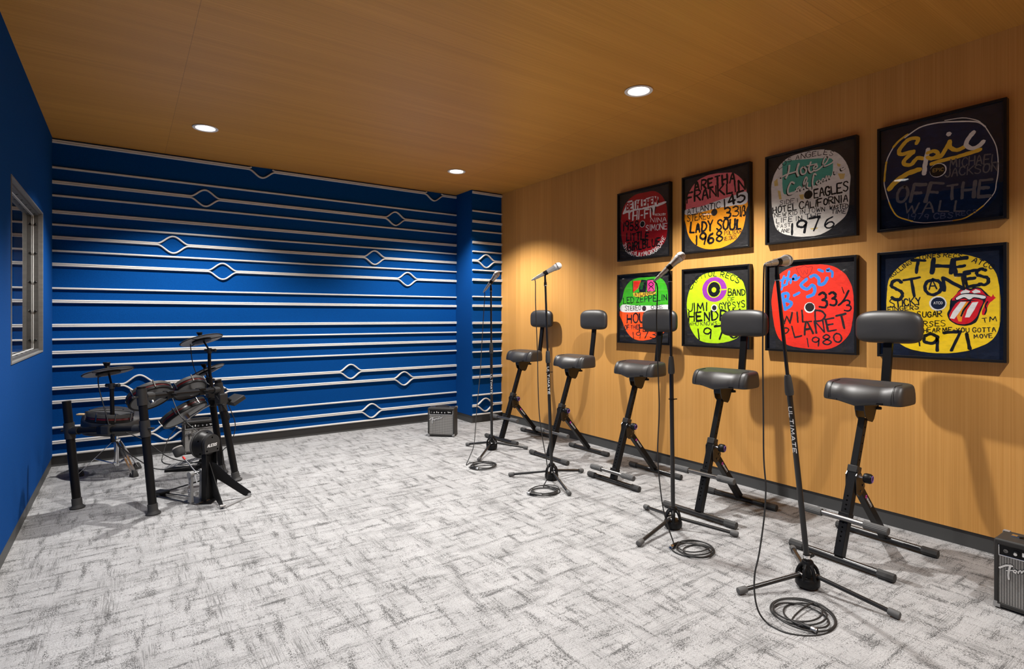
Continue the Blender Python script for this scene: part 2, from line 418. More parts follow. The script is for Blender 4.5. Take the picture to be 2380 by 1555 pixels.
def ribbon(mb, pts, w, mp, th, rng=None, rough=0.0, sub=4):
    """flat brush stroke: pts 2D, mp(u, v, height) -> point"""
    P = [Vector((p[0], p[1], 0)) for p in pts]
    if len(P) > 2: P = catmull(P, sub)
    elif (P[1] - P[0]).length > w * 1.5:
        a, b = P; n = 4; P = [a.lerp(b, i / n) for i in range(n + 1)]
    n = len(P); Lr = []; 
    tg = [(P[min(i + 1, n - 1)] - P[max(i - 1, 0)]).normalized() for i in range(n)]
    hw = w / 2
    def rj(): return 1 + (rng.uniform(-rough, rough) if rng else 0)
    lf, rt = [], []
    e0, e1 = -tg[0], tg[-1]
    for i in range(n):
        nn = Vector((-tg[i].y, tg[i].x, 0)); lf.append(P[i] + nn * hw * rj()); rt.append(P[i] - nn * hw * rj())
    lf = [P[0] + e0 * hw * .75 * rj() + (lf[0] - P[0]) * .55] + lf + [P[-1] + e1 * hw * .75 * rj() + (lf[-1] - P[-1]) * .55]
    rt = [P[0] + e0 * hw * .75 * rj() + (rt[0] - P[0]) * .55] + rt + [P[-1] + e1 * hw * .75 * rj() + (rt[-1] - P[-1]) * .55]
    m = len(lf)
    tl = [mb.bm.verts.new(mp(p.x, p.y, th)) for p in lf]; tr = [mb.bm.verts.new(mp(p.x, p.y, th)) for p in rt]
    bl = [mb.bm.verts.new(mp(p.x, p.y, 0)) for p in lf]; br = [mb.bm.verts.new(mp(p.x, p.y, 0)) for p in rt]
    f = mb.bm.faces.new
    for i in range(m - 1):
        f((tl[i], tl[i + 1], tr[i + 1], tr[i])); f((tl[i], bl[i], bl[i + 1], tl[i + 1])); f((tr[i], tr[i + 1], br[i + 1], br[i]))
    f((tl[0], tr[0], br[0], bl[0])); f((tl[-1], bl[-1], br[-1], tr[-1]))
# ================================================================== THE SETTING
ZB = 0.085                                            # height of the base strip; panels stop here
struct(MB().box2((XL - .3, YF - .3, -.06), (XR + .3, YB + .3, 0)).build('floor', 'carpet'))
struct(MB().box2((XL - .3, YF - .3, H), (XR + .3, YB + .3, H + .08)).build('ceiling', 'wood_ceiling'))
struct(MB().box2((XR, YF - .1, ZB), (XR + .12, YB + .12, H)).build('wall_right', 'wood_wall'))
struct(MB().box2((XL - .15, YB, ZB), (XR, YB + .12, H)).build('wall_back', 'blue_felt'))
struct(MB().box2((CX, CY, ZB), (XR, YB, H)).build('wall_pilaster', 'blue_felt'))
struct(MB().box2((XL - .2, YF - .12, ZB), (XR + .1, YF, H)).build('wall_front', 'wood_wall'))
WY0, WY1, WZ0, WZ1 = 3.772, 5.075, 0.953, 1.928       # window opening in the left wall
lw = MB()
lw.box2((XL - .16, YF, ZB), (XL, WY0, H)); lw.box2((XL - .16, WY1, ZB), (XL, YB, H))
lw.box2((XL - .16, WY0, ZB), (XL, WY1, WZ0)); lw.box2((XL - .16, WY0, WZ1), (XL, WY1, H))
struct(lw.build('wall_left', 'blue_felt'))
# base strips sit 9 mm behind the panel faces, so the panel edge throws a thin shadow on them
def base(name, a, b, th=.03): struct(MB().box2((*a, 0), (*b, ZB + .004)).build(name, 'vinyl_base'))
base('baseboard_left', (XL - .05, YF), (XL - .007, YB + .02))
base('baseboard_back', (XL - .05, YB + .007), (XR, YB + .05))
base('baseboard_right', (XR + .007, YF), (XR + .05, CY + .02))
base('baseboard_pilaster', (CX + .007, CY + .007), (XR + .01, YB + .03))
base('baseboard_front', (XL, YF - .05), (XR, YF - .007))
# window: stepped grey jamb liner, one pane between two bolted stops
win = thing('window_1', (XL, (WY0 + WY1) / 2, (WZ0 + WZ1) / 2), None, None); struct(win)
worg = tuple(win.location)
def ring_x(x0, x1, t0, t1):
    """rectangular frame between insets t0 (outer) and t1 (inner) of the opening, from x0 to x1"""
    m = MB()
    m.box2((x0, WY0 + t0, WZ0 + t0), (x1, WY0 + t1, WZ1 - t0), .0015); m.box2((x0, WY1 - t1, WZ0 + t0), (x1, WY1 - t0, WZ1 - t0), .0015)
    m.box2((x0, WY0 + t1, WZ0 + t0), (x1, WY1 - t1, WZ0 + t1), .0015); m.box2((x0, WY0 + t1, WZ1 - t1), (x1, WY1 - t1, WZ1 - t0), .0015)
    return m
ring_x(XL - .155, XL + .004, 0, .010).build('jamb_liner', 'alu_grey', win, worg)
ring_x(XL - .050, XL - .018, .010, .024).build('window_stop', 'alu_dark', win, worg)
ring_x(XL - .155, XL - .058, .010, .024).build('window_stop', 'alu_dark', win, worg)
ring_x(XL - .0500, XL - .0445, .022, .0275).build('gasket', 'seal_white', win, worg)
MB().box2((XL - .0575, WY0 + .012, WZ0 + .012), (XL - .0505, WY1 - .012, WZ1 - .012)).build('glass_pane', 'window_glass', win, worg)
for i in range(5):
    z = WZ0 + .085 + i * (WZ1 - WZ0 - .17) / 4
    MB().lathe([(.0085, 0), (.0085, .003), (.005, .007), (0, .008)], (XL - .034, WY1 - .024, z), (0, -1, 0), 10).build('bolt', 'black_steel', win, worg)
for i in range(7):
    y = WY0 + .10 + i * (WY1 - WY0 - .2) / 6
    for zz, sg in ((WZ1 - .024, -1), (WZ0 + .024, 1)):
        MB().lathe([(.0060, 0), (.0060, .0015), (.004, .003), (0, .0032)], (XL - .034, y, zz), (0, 0, sg), 10).build('bolt', 'black_steel', win, worg)
# the unlit room behind the window
bk = MB(); bk.box2((XL - 1.6, 3.0, 0), (XL - 1.55, YB + .1, H)); bk.box2((XL - 1.6, YB + .12, 0), (XL - .16, YB + .17, H)); bk.box2((XL - 1.6, 2.95, 0), (XL - .16, 3.0, H))
bk.box2((XL - 1.6, 2.95, -.05), (XL - .31, YB + .17, 0)); bk.box2((XL - 1.6, 2.95, H), (XL - .31, YB + .17, H + .05))
struct(bk.build('wall_booth', 'plaster'))
# white batten rails across the blue wall: singles and pairs; some pairs part round an eye
RAILS = [(2.600, 'd', [1.065, 2.892], []), (2.391, 's', [], []), (2.274, 'd', [.587, 2.42], []), (2.167, 's', [], []), (2.037, 'd', [], []), (1.935, 's', [], []),
    (1.832, 'd', [.339, 2.183], [3.371]), (1.725, 's', [], []), (1.616, 'd', [.728, 2.564], []), (1.426, 's', [], []), (1.322, 'd', [], []), (1.128, 'd', [], []), (1.016, 's', [], []),
    (.912, 'd', [], []), (.800, 's', [], []), (.626, 'd', [.092, 1.925], []), (.515, 'd', [.667, 2.522], []), (.313, 's', [], []), (.195, 'd', [.295, 2.151], [3.361]), (.0945, 's', [], [])]
def strand(mb, xs, zs, yw, hh, dd):
    """batten of height hh and depth dd along (x, z) points on the wall face y = yw"""
    n = len(xs); rings = []
    for i in range(n):
        a, b = max(i - 1, 0), min(i + 1, n - 1)
        t = Vector((xs[b] - xs[a], 0, zs[b] - zs[a])).normalized(); nn = Vector((-t.z, 0, t.x))
        c = Vector((xs[i], yw, zs[i])); o = Vector((0, -1, 0)); q = .004
        prof = [(-hh / 2, -.002), (-hh / 2, dd - q), (-hh / 2 + q * .6, dd - q * .35), (-hh / 2 + q, dd), (hh / 2 - q, dd), (hh / 2 - q * .6, dd - q * .35), (hh / 2, dd - q), (hh / 2, -.002)]
        rings.append([c + nn * u + o * v for u, v in prof])
    mb.loft(rings)
def rail(x0, x1, z, kind, eyes, yw):
    m = MB(); DD = .021
    if kind == 's':
        strand(m, [x0, x1], [z, z], yw, .0158, DD); return m
    xs = [x0]
    for e in eyes: xs += [e + .118 * (k / 14 - 1) for k in range(29)]
    xs = sorted(x for x in xs if x0 <= x <= x1) + [x1]
    def off(x):
        v = .0
        for e in eyes:
            t = abs(x - e) / .118
            if t < 1: v = max(v, .066 * (.5 + .5 * math.cos(PI * t)) ** .92)
        return .0069 + v
    for sg in (1, -1):
        run = []
        for x in xs:
            zz = z + sg * off(x)
            if zz > H - .009:
                if len(run) > 1: strand(m, [q[0] for q in run], [q[1] for q in run], yw, .0134, DD)
                run = []
            else: run.append((x, zz))
        if len(run) > 1: strand(m, [q[0] for q in run], [q[1] for q in run], yw, .0134, DD)
    return m
k = 1
for z, kd, eb, ec in RAILS:
    struct(rail(XL, CX - .001, z, kd, eb, YB).build('trim_%d' % k, 'rail_white')); k += 1
for z, kd, eb, ec in RAILS:
    m = rail(CX + .008, XR, z, kd, ec, CY)
    struct(m.build('trim_%d' % k, 'rail_white')); k += 1
# ================================================================== DOWNLIGHTS
LBL = ['recessed round downlight in the wood ceiling nearest the framed paintings', 'recessed round downlight in the wood ceiling above the drum kit', 'recessed round downlight in the wood ceiling near the blue pilaster',
    'recessed round downlight on the left, ahead of the camera and above the frame',
    'recessed round downlight on the left, behind the camera', 'recessed round downlight on the right, above the near guitar amplifier']
e = newmat('lamp_glow'); b_ = e.node_tree.nodes['Principled BSDF']
b_.inputs['Base Color'].default_value = (.8, .8, .8, 1); b_.inputs['Emission Color'].default_value = (1, .97, .93, 1); b_.inputs['Emission Strength'].default_value = 10.0
newmat('lamp_trim', (.78, .77, .75), .4)
for i, (x, y) in enumerate(LAMPS):
    th = thing('ceiling_downlight', (x, y, H), LBL[i], 'ceiling light', 'recessed ceiling downlights')
    MB().lathe([(.060, .004), (.074, .001), (.086, -.002), (.088, -.005), (.084, -.008), (.068, -.006), (.062, .001)], (0, 0, 0), (0, 0, 1), 40, True).build('trim_ring', 'lamp_trim', th)
    MB().lathe([(.0001, -.0015), (.063, -.0015), (.063, .003), (.0001, .003)], (0, 0, 0), (0, 0, 1), 40).build('diffuser', 'lamp_glow', th)
    L = bpy.data.lights.new('downlight_beam', 'SPOT'); L.energy = LAMP_W * LAMP_DIM[i]; L.color = LAMP_COLOR
    L.spot_size = R(117); L.spot_blend = 0.56; L.shadow_soft_size = 0.03
    # wide reflector: the beam is stronger off its axis than straight down
    L.use_nodes = True; ln = L.node_tree; em = ln.nodes['Emission']
    tc = ln.nodes.new('ShaderNodeTexCoord'); sz = ln.nodes.new('ShaderNodeSeparateXYZ'); ln.links.new(tc.outputs['Normal'], sz.inputs[0])
    ab = ln.nodes.new('ShaderNodeMath'); ab.operation = 'ABSOLUTE'; ln.links.new(sz.outputs['Z'], ab.inputs[0])
    pw = ln.nodes.new('ShaderNodeMath'); pw.operation = 'POWER'; ln.links.new(ab.outputs[0], pw.inputs[0]); pw.inputs[1].default_value = -0.7
    mu = ln.nodes.new('ShaderNodeMath'); mu.operation = 'MULTIPLY'; ln.links.new(pw.outputs[0], mu.inputs[0]); mu.inputs[1].default_value = 0.92
    ln.links.new(mu.outputs[0], em.inputs['Strength'])
    lo = bpy.data.objects.new('downlight_beam', L); COL.objects.link(lo); lo.parent = th; lo.location = (0, 0, -.012)
ART={
'beth':{'bg':'k','yc':3.176,'zc':1.982,'fill':[('red2',[(-259,-2),(-253,99),(-225,177),(-170,228),(-90,259),(13,260),(113,253),(185,209),(232,140),(250,62),(252,-32),(244,-124),(215,-187),(149,-227),(63,-262),(-51,-271),(-143,-238),(-211,-181),(-246,-106)]),('white',[(-236,115),(-204,173),(-170,218),(-25,208),(147,205),(155,148),(230,149),(232,134),(149,120),(125,120),(115,62),(98,59),(91,119),(13,120),(-141,118),(-149,60),(-170,67),(-173,118)])],'txt':[('BETHLEHEM','red2',[(-191,143),(149,142)],62,0.2),('HI-FI','white',[(-117,47),(82,42)],66,0.2),('VOCALS BY','white',[(119,49),(232,35)],16,0.16),('NINA','white',[(76,0),(238,-16)],35,0.18),('SIMONE','white',[(26,-64),(244,-78)],45,0.18),('1958','ink',[(-232,-31),(-58,-46)],73,0.2),('LITTLE','ink',[(-191,-122),(51,-138)],63,0.2),('GIRLBLUE','ink',[(-177,-214),(176,-203)],66,0.2),('33 LONG PLAY MICROGROOVE','white',[(-236,-153),(-191,-223),(-97,-264),(26,-271),(119,-255),(179,-216),(230,-146)],34,0.2)],'disc':[('white',-12,-2,28),('ink',-12,-2,24)],'ell':[],'strokes':[]},
'aretha':{'bg':'k','yc':2.486,'zc':1.982,'fill':[('pink',[(-263,40),(-257,118),(-227,182),(-169,244),(-90,271),(-2,274),(93,261),(144,250),(194,212),(229,169),(248,121),(251,49),(251,8),(-257,9)]),('orange',[(-259,25),(9,26),(251,22),(248,-31),(238,-110),(214,-179),(164,-236),(93,-269),(9,-282),(-90,-272),(-181,-226),(-233,-161),(-257,-80)]),('white',[(-264,48),(-124,52),(19,71),(144,84),(249,95),(250,15),(144,14),(9,16),(-124,9),(-258,8)])],'txt':[('ARETHA','ink',[(-181,178),(162,181)],72,0.19),('FRANKLIN','ink',[(-248,97),(241,111)],73,0.19),('ATLANTIC','ink',[(-245,10),(40,16)],39,0.2),('1','ink',[(70,2),(91,3)],69,0.2),('45','ink',[(113,20),(236,32)],68,0.22),('STEREO','ink',[(-248,-46),(-43,-51)],47,0.16),('33','ink',[(77,-69),(189,-65)],70,0.17),('1/3','ink',[(202,-74),(241,-73)],64,0.14),('LADY SOUL','ink',[(-221,-135),(209,-158)],72,0.2),('1968','ink',[(-169,-235),(64,-232)],76,0.19),('POLYDOR','ink',[(77,-191),(216,-191)],28,0.18),('RECORDS','ink',[(77,-232),(174,-226)],28,0.16)],'disc':[('ink2',-8,-11,26)],'ell':[],'strokes':[]},
'hotel':{'bg':'k','yc':1.801,'zc':1.982,'fill':[('cream',[(-253,65),(-248,121),(-229,175),(-194,224),(-152,255),(-95,270),(-35,273),(24,271),(85,262),(131,244),(177,212),(208,171),(228,129),(241,80),(245,46),(238,-27),(238,-87),(228,-146),(208,-181),(163,-217),(108,-253),(52,-270),(-35,-269),(-110,-255),(-173,-232),(-215,-196),(-234,-142),(-248,-51)]),('yell2',[(-234,124),(-210,140),(-205,92),(-229,91)]),('yell2',[(-209,62),(-189,53),(-181,-3),(-197,-2)]),('yell2',[(172,94),(214,83),(208,54),(186,54)]),('yell2',[(-65,5),(-35,4),(-35,-31),(-55,-25)]),('yell2',[(4,-220),(57,-222),(47,-230),(14,-231)]),('yell2',[(168,157),(190,143),(181,130),(168,143)]),('teal',[(-168,239),(-95,237),(14,219),(85,207),(136,191),(144,158),(141,106),(127,71),(90,64),(43,49),(-45,36),(-116,32),(-162,27),(-175,81),(-173,173)])],'txt':[('LOS ANGELES','ink2',[(-197,199),(-126,232),(-55,234),(24,233),(90,228),(143,208)],30,0.16),('EAGLES','ink',[(31,-32),(230,-25)],53,0.2),('SIDE 1','ink2',[(-194,-39),(-72,-42)],26,0.14),('HOTEL CALIFORNIA','ink',[(-240,-89),(229,-87)],41,0.2),('NEW KID IN TOWN','ink',[(-229,-117),(95,-125)],28,0.17),('WASTED','ink',[(122,-120),(230,-129)],26,0.18),('TIME','ink',[(136,-147),(217,-157)],22,0.18),('LIFE IN THE','ink',[(-218,-157),(72,-162)],30,0.17),('FAST','ink2',[(-213,-194),(-121,-193)],25,0.14),('LANE','ink2',[(-202,-224),(-128,-228)],22,0.16),('1976','ink',[(-118,-245),(156,-231)],76,0.16)],'disc':[('ink',-6,-5,27)],'ell':[],'strokes':[('ink',12,[(-135,205),(-140,160),(-157,127)]),('ink',11,[(-189,138),(-150,149),(-89,155)]),('ink',13,[(-73,201),(-85,158),(-76,125)]),('ink',10,[(-41,176),(-60,163),(-53,131),(-31,132),(-25,155),(-41,176)]),('ink',10,[(6,195),(-9,157),(3,130),(23,138)]),('ink',8,[(-19,176),(42,176)]),('ink',9,[(25,144),(44,155),(37,170),(22,156),(30,134),(56,140)]),('ink',9,[(56,140),(98,172),(114,204),(96,211),(80,176),(89,151),(131,160),(145,178)]),('ink',11,[(-102,81),(-122,93),(-143,54),(-141,20),(-117,16),(-89,31)]),('ink',9,[(-68,54),(-86,43),(-78,29),(-61,51),(-58,28)]),('ink',9,[(-51,31),(-21,85),(-26,106),(-41,69),(-34,33)]),('ink',9,[(-16,69),(-19,42),(-6,35)]),('ink',8,[(37,108),(25,115),(15,68),(18,23),(3,11),(-2,27)]),('ink',8,[(51,70),(39,58),(49,47),(63,61),(51,70)]),('ink',8,[(70,52),(77,75),(89,68),(84,59)]),('ink',8,[(94,62),(101,89),(105,60),(114,87),(121,66),(133,83)]),('ink',7,[(149,108),(151,89),(171,103)]),('ink',7,[(205,124),(187,119),(191,104),(207,110),(216,117)]),('cream',12,[(-128,209),(-134,165),(-151,132)]),('cream',10,[(-182,143),(-144,154),(-82,160)]),('cream',13,[(-67,206),(-79,163),(-70,130)]),('cream',10,[(-35,181),(-54,168),(-47,136),(-25,136),(-19,160),(-35,181)]),('cream',10,[(11,200),(-3,161),(9,135),(28,142)]),('cream',8,[(-13,181),(47,181)]),('cream',9,[(31,149),(50,160),(43,175),(27,161),(36,138),(62,145)]),('cream',8,[(62,145),(104,176),(120,209),(102,215),(85,181),(95,155),(136,164),(151,182)]),('cream',11,[(-96,86),(-116,97),(-137,59),(-135,25),(-110,21),(-82,36)]),('cream',9,[(-62,59),(-80,48),(-72,34),(-55,55),(-52,32)]),('cream',9,[(-45,36),(-15,90),(-20,111),(-35,74),(-28,38)]),('cream',9,[(-10,74),(-13,47),(-1,40)]),('cream',9,[(43,112),(31,120),(21,73),(24,28),(9,16),(4,32)]),('cream',8,[(57,75),(45,63),(55,51),(69,66),(57,75)]),('cream',8,[(76,57),(83,80),(95,72),(90,64)]),('cream',7,[(99,67),(106,94),(111,64),(120,91),(127,71),(138,87)]),('cream',6,[(154,113),(156,93),(177,108)]),('cream',6,[(210,129),(192,123),(197,108),(212,114),(221,122)])]},
'epic':{'bg':'kb','yc':1.12,'zc':1.982,'fill':[('navy',[(-252,-29),(-255,38),(-250,87),(-235,133),(-211,177),(-182,208),(-140,232),(-85,254),(-14,258),(50,247),(120,229),(171,210),(198,182),(221,127),(240,73),(250,8),(253,-65),(253,-128),(240,-183),(198,-235),(152,-262),(112,-281),(63,-289),(-5,-285),(-67,-282),(-130,-265),(-187,-233),(-225,-183),(-245,-108)])],'txt':[('MICHAEL','grey',[(52,3),(242,-12)],43,0.16),('JACKSON','grey',[(32,-42),(245,-54)],40,0.16),('OFF','grey',[(-202,-138),(-3,-171)],91,0.17),('THE','grey',[(37,-160),(218,-174)],80,0.17),('WALL','grey',[(-161,-203),(116,-234)],58,0.17),('1979 CBS','grey2',[(-140,-242),(63,-263)],30,0.18),('RECS','grey2',[(79,-256),(164,-253)],22,0.18)],'small':[('EPIC','gold',[(-23,-3),(23,-6)],17,0.2)],'disc':[('white',0,2,37),('ink',-2,2,34)],'ell':[],'strokes':[('cream',6,[(-255,38),(-249,87),(-235,133),(-211,177)]),('yellow',11,[(-211,177),(-182,208),(-140,232)]),('cream',7,[(-154,217),(-85,254),(-14,258),(50,247),(120,229),(171,210),(198,180)]),('cream',4,[(29,260),(104,252),(160,225),(179,207)]),('cream',4,[(198,180),(221,127),(240,73),(248,9),(248,-64),(242,-111),(233,-163),(191,-219)]),('yellow',6,[(191,-219),(152,-250),(112,-272),(63,-277)]),('cream',4,[(63,-277),(-5,-274),(-67,-270),(-126,-254)]),('yellow',7,[(-117,-255),(-187,-219),(-216,-174),(-233,-127)]),('cream',5,[(-233,-127),(-247,-74),(-257,-17),(-255,38)]),('yellow',9,[(-256,-6),(-252,43),(-245,102)]),('yellow',20,[(-98,171),(-92,195),(-121,205),(-149,194),(-182,153),(-173,129),(-135,131),(-110,130)]),('yellow',21,[(-114,126),(-154,95),(-157,71),(-126,60),(-94,89),(-67,80)]),('cream',21,[(-45,125),(-53,80),(-60,34),(-63,-4)]),('yellow',18,[(-49,105),(-18,110),(0,88),(-27,71),(-49,84)]),('yellow',20,[(-31,72),(12,75),(37,115),(51,145)]),('yellow',20,[(51,145),(54,110),(83,90),(122,103)]),('cream',20,[(152,165),(132,141),(120,109),(144,84),(171,88),(191,107)]),('yellow',19,[(-31,42),(12,50),(79,54),(124,60),(179,69)]),('yellow',26,[(-233,-55),(-187,-12),(-140,14),(-83,25)]),('cream',23,[(44,184),(49,182)])]},
'led':{'bg':'k','yc':3.176,'zc':1.269,'fill':[('green',[(-243,5),(-241,87),(-211,177),(-150,235),(-64,260),(26,260),(125,259),(197,236),(238,187),(256,120),(261,46),(261,8)]),('orange2',[(-243,-5),(261,-10),(258,-113),(232,-179),(185,-218),(88,-254),(-25,-272),(-117,-256),(-184,-207),(-232,-127)]),('white',[(-246,34),(-103,28),(100,22),(263,27),(263,-8),(173,-28),(-38,-30),(-247,-27)]),('red1',[(-113,237),(-28,238),(-58,171),(-117,138)]),('ink',[(-23,243),(36,235),(26,138),(-45,136),(-51,171)]),('green2',[(-32,219),(7,222),(-12,159),(-38,160)]),('magenta',[(41,235),(122,232),(120,140),(41,138)]),('yellow',[(-117,135),(135,134),(125,114),(-38,93),(-110,105)])],'txt':[('ATLANTIC','ink',[(-97,105),(125,114)],28,0.2),('LED ZEPPELIN','ink',[(-228,44),(246,65)],49,0.18),('STEREO','ink',[(-208,-17),(-30,-13)],38,0.17),('ONE','ink',[(82,-5),(203,2)],29,0.17),('HOUSES','ink',[(-187,-125),(232,-113)],75,0.18),('OF THE','ink',[(-214,-180),(-56,-175)],35,0.2),('HOLY','ink',[(-45,-196),(173,-182)],57,0.2),('1973','ink',[(-117,-258),(131,-244)],54,0.16)],'disc':[('ink2',7,0,22)],'ell':[],'strokes':[('ink',7,[(82,218),(57,200),(82,180),(107,198),(82,218)]),('ink',7,[(57,156),(82,180),(110,154)]),('ink',6,[(-123,239),(-117,138)]),('ink',6,[(41,235),(122,232),(122,137),(41,138),(41,235)])]},
'jimi':{'bg':'k','yc':2.486,'zc':1.269,'fill':[('lime',[(-251,1),(-245,80),(-215,157),(-163,213),(-90,252),(9,262),(93,254),(164,227),(219,183),(243,119),(249,48),(249,-33),(243,-104),(214,-176),(174,-223),(93,-253),(-2,-266),(-101,-260),(-169,-224),(-227,-137)])],'txt':[('CAPITOL RECS','ink',[(-215,136),(-158,195),(-79,226),(9,227),(93,210),(186,165)],37,0.18),('BAND','ink',[(108,82),(241,82)],45,0.2),('OF','ink',[(103,40),(160,41)],31,0.18),('GYPSYS','ink',[(35,-18),(241,-2)],47,0.18),('JIMI','ink',[(-241,-27),(-68,-26)],59,0.2),('HENDRIX','ink',[(-233,-104),(194,-92)],69,0.2),('WHO KNOWS-MACHINE','ink2',[(-230,-139),(234,-128)],29,0.16),('1970','ink',[(-148,-241),(194,-222)],89,0.16)],'disc':[('white',-8,-4,26),('ink2',-8,-4,19)],'ell':[('purple',-8,132,104,92),('lime',-10,132,60,62),('ink',-10,132,52,55),('lime',-11,129,20,19)],'strokes':[('lime',8,[(40,126),(105,130)])]},
'b52':{'bg':'k','yc':1.801,'zc':1.269,'fill':[('red',[(-250,15),(-245,82),(-232,150),(-205,201),(-166,232),(-113,252),(-47,261),(17,261),(79,257),(134,245),(176,222),(214,189),(242,140),(258,83),(262,31),(262,-34),(254,-107),(242,-163),(214,-207),(172,-244),(122,-268),(57,-276),(-19,-273),(-103,-265),(-156,-248),(-200,-212),(-230,-135)])],'txt':[('33','ink',[(66,-15),(169,0)],87,0.15),('3','ink',[(211,-38),(249,-33)],65,0.14),('1','ink',[(202,70),(214,74)],39,0.2),('WILD','ink2',[(-183,-116),(98,-95)],72,0.15),('PLANET','ink2',[(-165,-218),(236,-135)],79,0.14),('1980','ink2',[(-10,-266),(201,-222)],59,0.16)],'disc':[('white',2,-12,34),('ink2',3,-9,28)],'ell':[],'strokes':[('ink',12,[(176,0),(205,28),(234,88)]),('blue',16,[(-165,198),(-175,156),(-174,135),(-155,141)]),('blue',15,[(-189,170),(-141,190)]),('blue',14,[(-174,137),(-182,109)]),('blue',16,[(-129,227),(-139,185),(-147,141)]),('blue',14,[(-145,157),(-128,178),(-118,172),(-121,150)]),('blue',14,[(-107,175),(-82,187),(-89,202),(-103,194),(-103,176),(-87,168),(-63,187)]),('blue',21,[(-175,80),(-168,32),(-156,-23)]),('blue',20,[(-175,81),(-139,83),(-141,50),(-168,37)]),('blue',20,[(-166,39),(-115,24),(-127,-2),(-158,-20)]),('blue',17,[(-98,68),(-63,86)]),('blue',21,[(-17,170),(-53,134),(-14,106),(19,131),(35,107),(26,73),(-13,57)]),('blue',21,[(8,183),(35,193),(59,167),(61,133),(92,139),(110,171)]),('blue',16,[(57,226),(84,213)]),('blue',15,[(122,227),(107,216),(139,209),(140,176)]),('maroon',5,[(-84,244),(-56,247),(-33,258),(-10,246),(19,248),(6,207),(-33,177),(-68,209),(-82,243)]),('maroon',4,[(-56,234),(-38,200),(-31,227),(-15,201),(-10,233)])]},
'stones':{'bg':'kb','yc':1.12,'zc':1.269,'fill':[('yellow1',[(-245,-8),(-243,65),(-234,137),(-209,182),(-164,226),(-115,252),(-47,269),(26,268),(97,258),(157,236),(205,206),(233,163),(246,125),(253,75),(258,20),(258,-53),(255,-103),(244,-153),(216,-195),(172,-225),(116,-249),(50,-262),(-23,-265),(-94,-257),(-150,-239),(-195,-205),(-227,-160),(-241,-92)]),('ink',[(53,16),(77,44),(89,67),(112,83),(138,75),(153,81),(181,77),(208,43),(219,30),(201,12),(183,-34),(165,-92),(135,-113),(97,-116),(70,-105),(46,-81),(41,-47),(58,-13)]),('red3',[(205,31),(223,32),(228,44),(232,32),(239,25),(219,3),(207,-20),(199,-57),(187,-60),(185,-43),(194,-15)]),('red3',[(60,20),(86,57),(112,76),(138,66),(157,74),(179,70),(202,39),(219,29),(187,15),(135,17),(81,16)]),('white',[(97,57),(116,73),(137,62),(131,53),(100,49)]),('white',[(143,60),(159,71),(177,63),(180,54),(153,50)]),('ink',[(73,26),(104,51),(153,51),(201,36),(195,16),(153,24),(135,14),(112,25),(83,16)]),('white',[(78,29),(105,46),(153,45),(198,35),(193,22),(153,31),(135,19),(112,32),(85,20)]),('red3',[(87,9),(120,10),(187,12),(177,-29),(160,-76),(131,-103),(93,-108),(59,-89),(49,-61),(66,-19)]),('orange',[(97,5),(165,8),(146,-57),(120,-95),(89,-95),(81,-71)]),('red3',[(129,7),(174,7),(157,-48),(131,-92),(100,-102),(104,-71)]),('white',[(97,8),(122,9),(91,-47),(70,-81),(52,-77),(65,-43)]),('white',[(146,4),(171,6),(154,-33),(134,-73),(116,-73),(126,-34)])],'txt':[('ROLLING STONES RECS','ink',[(-220,149),(-181,183),(-137,214),(-90,239),(-31,247),(30,247),(100,234)],22,0.2),('ATCO','ink',[(144,213),(185,191),(225,168)],25,0.2),('T','ink',[(-133,175),(-66,171)],71,0.22),('H','ink',[(-31,165),(60,159)],81,0.25),('E','ink',[(79,149),(133,153)],79,0.2),('S','ink',[(-215,27),(-161,31)],104,0.15),('T','ink',[(-144,38),(-73,44)],89,0.17),('O','ink',[(-64,46),(20,46)],92,0.17),('A','ink',[(-39,77),(-8,81)],40,0.25),('N','ink',[(32,65),(107,76)],63,0.22),('E','ink',[(127,85),(174,92)],71,0.2),('S','ink',[(180,85),(219,95)],77,0.18),('STICKY','ink',[(-224,-17),(-78,-2)],39,0.18),('FINGERS','ink',[(-238,-40),(-88,-28)],25,0.2),('BROWN SUGAR','ink',[(-227,-74),(16,-70)],30,0.18),('WILD HORSES','ink',[(-227,-126),(32,-119)],29,0.16),('CANT YOU HEAR ME-YOU GOTTA','ink',[(-218,-159),(240,-145)],23,0.17),('MOVE','ink2',[(153,-180),(227,-174)],21,0.16),('TM','ink',[(188,-100),(243,-90)],24,0.15),('1','ink',[(-90,-229),(-75,-227)],50,0.2),('971','ink',[(-54,-259),(144,-234)],86,0.17)],'small':[('ATCO','white',[(-19,-2),(19,-2)],13,0.2)],'disc':[('white',-1,2,39),('navy2',0,2,32)],'ell':[],'strokes':[('ink',8,[(138,8),(112,-33),(100,-66)]),('ink',6,[(208,7),(199,-15),(203,-34),(197,-57)])]},
}
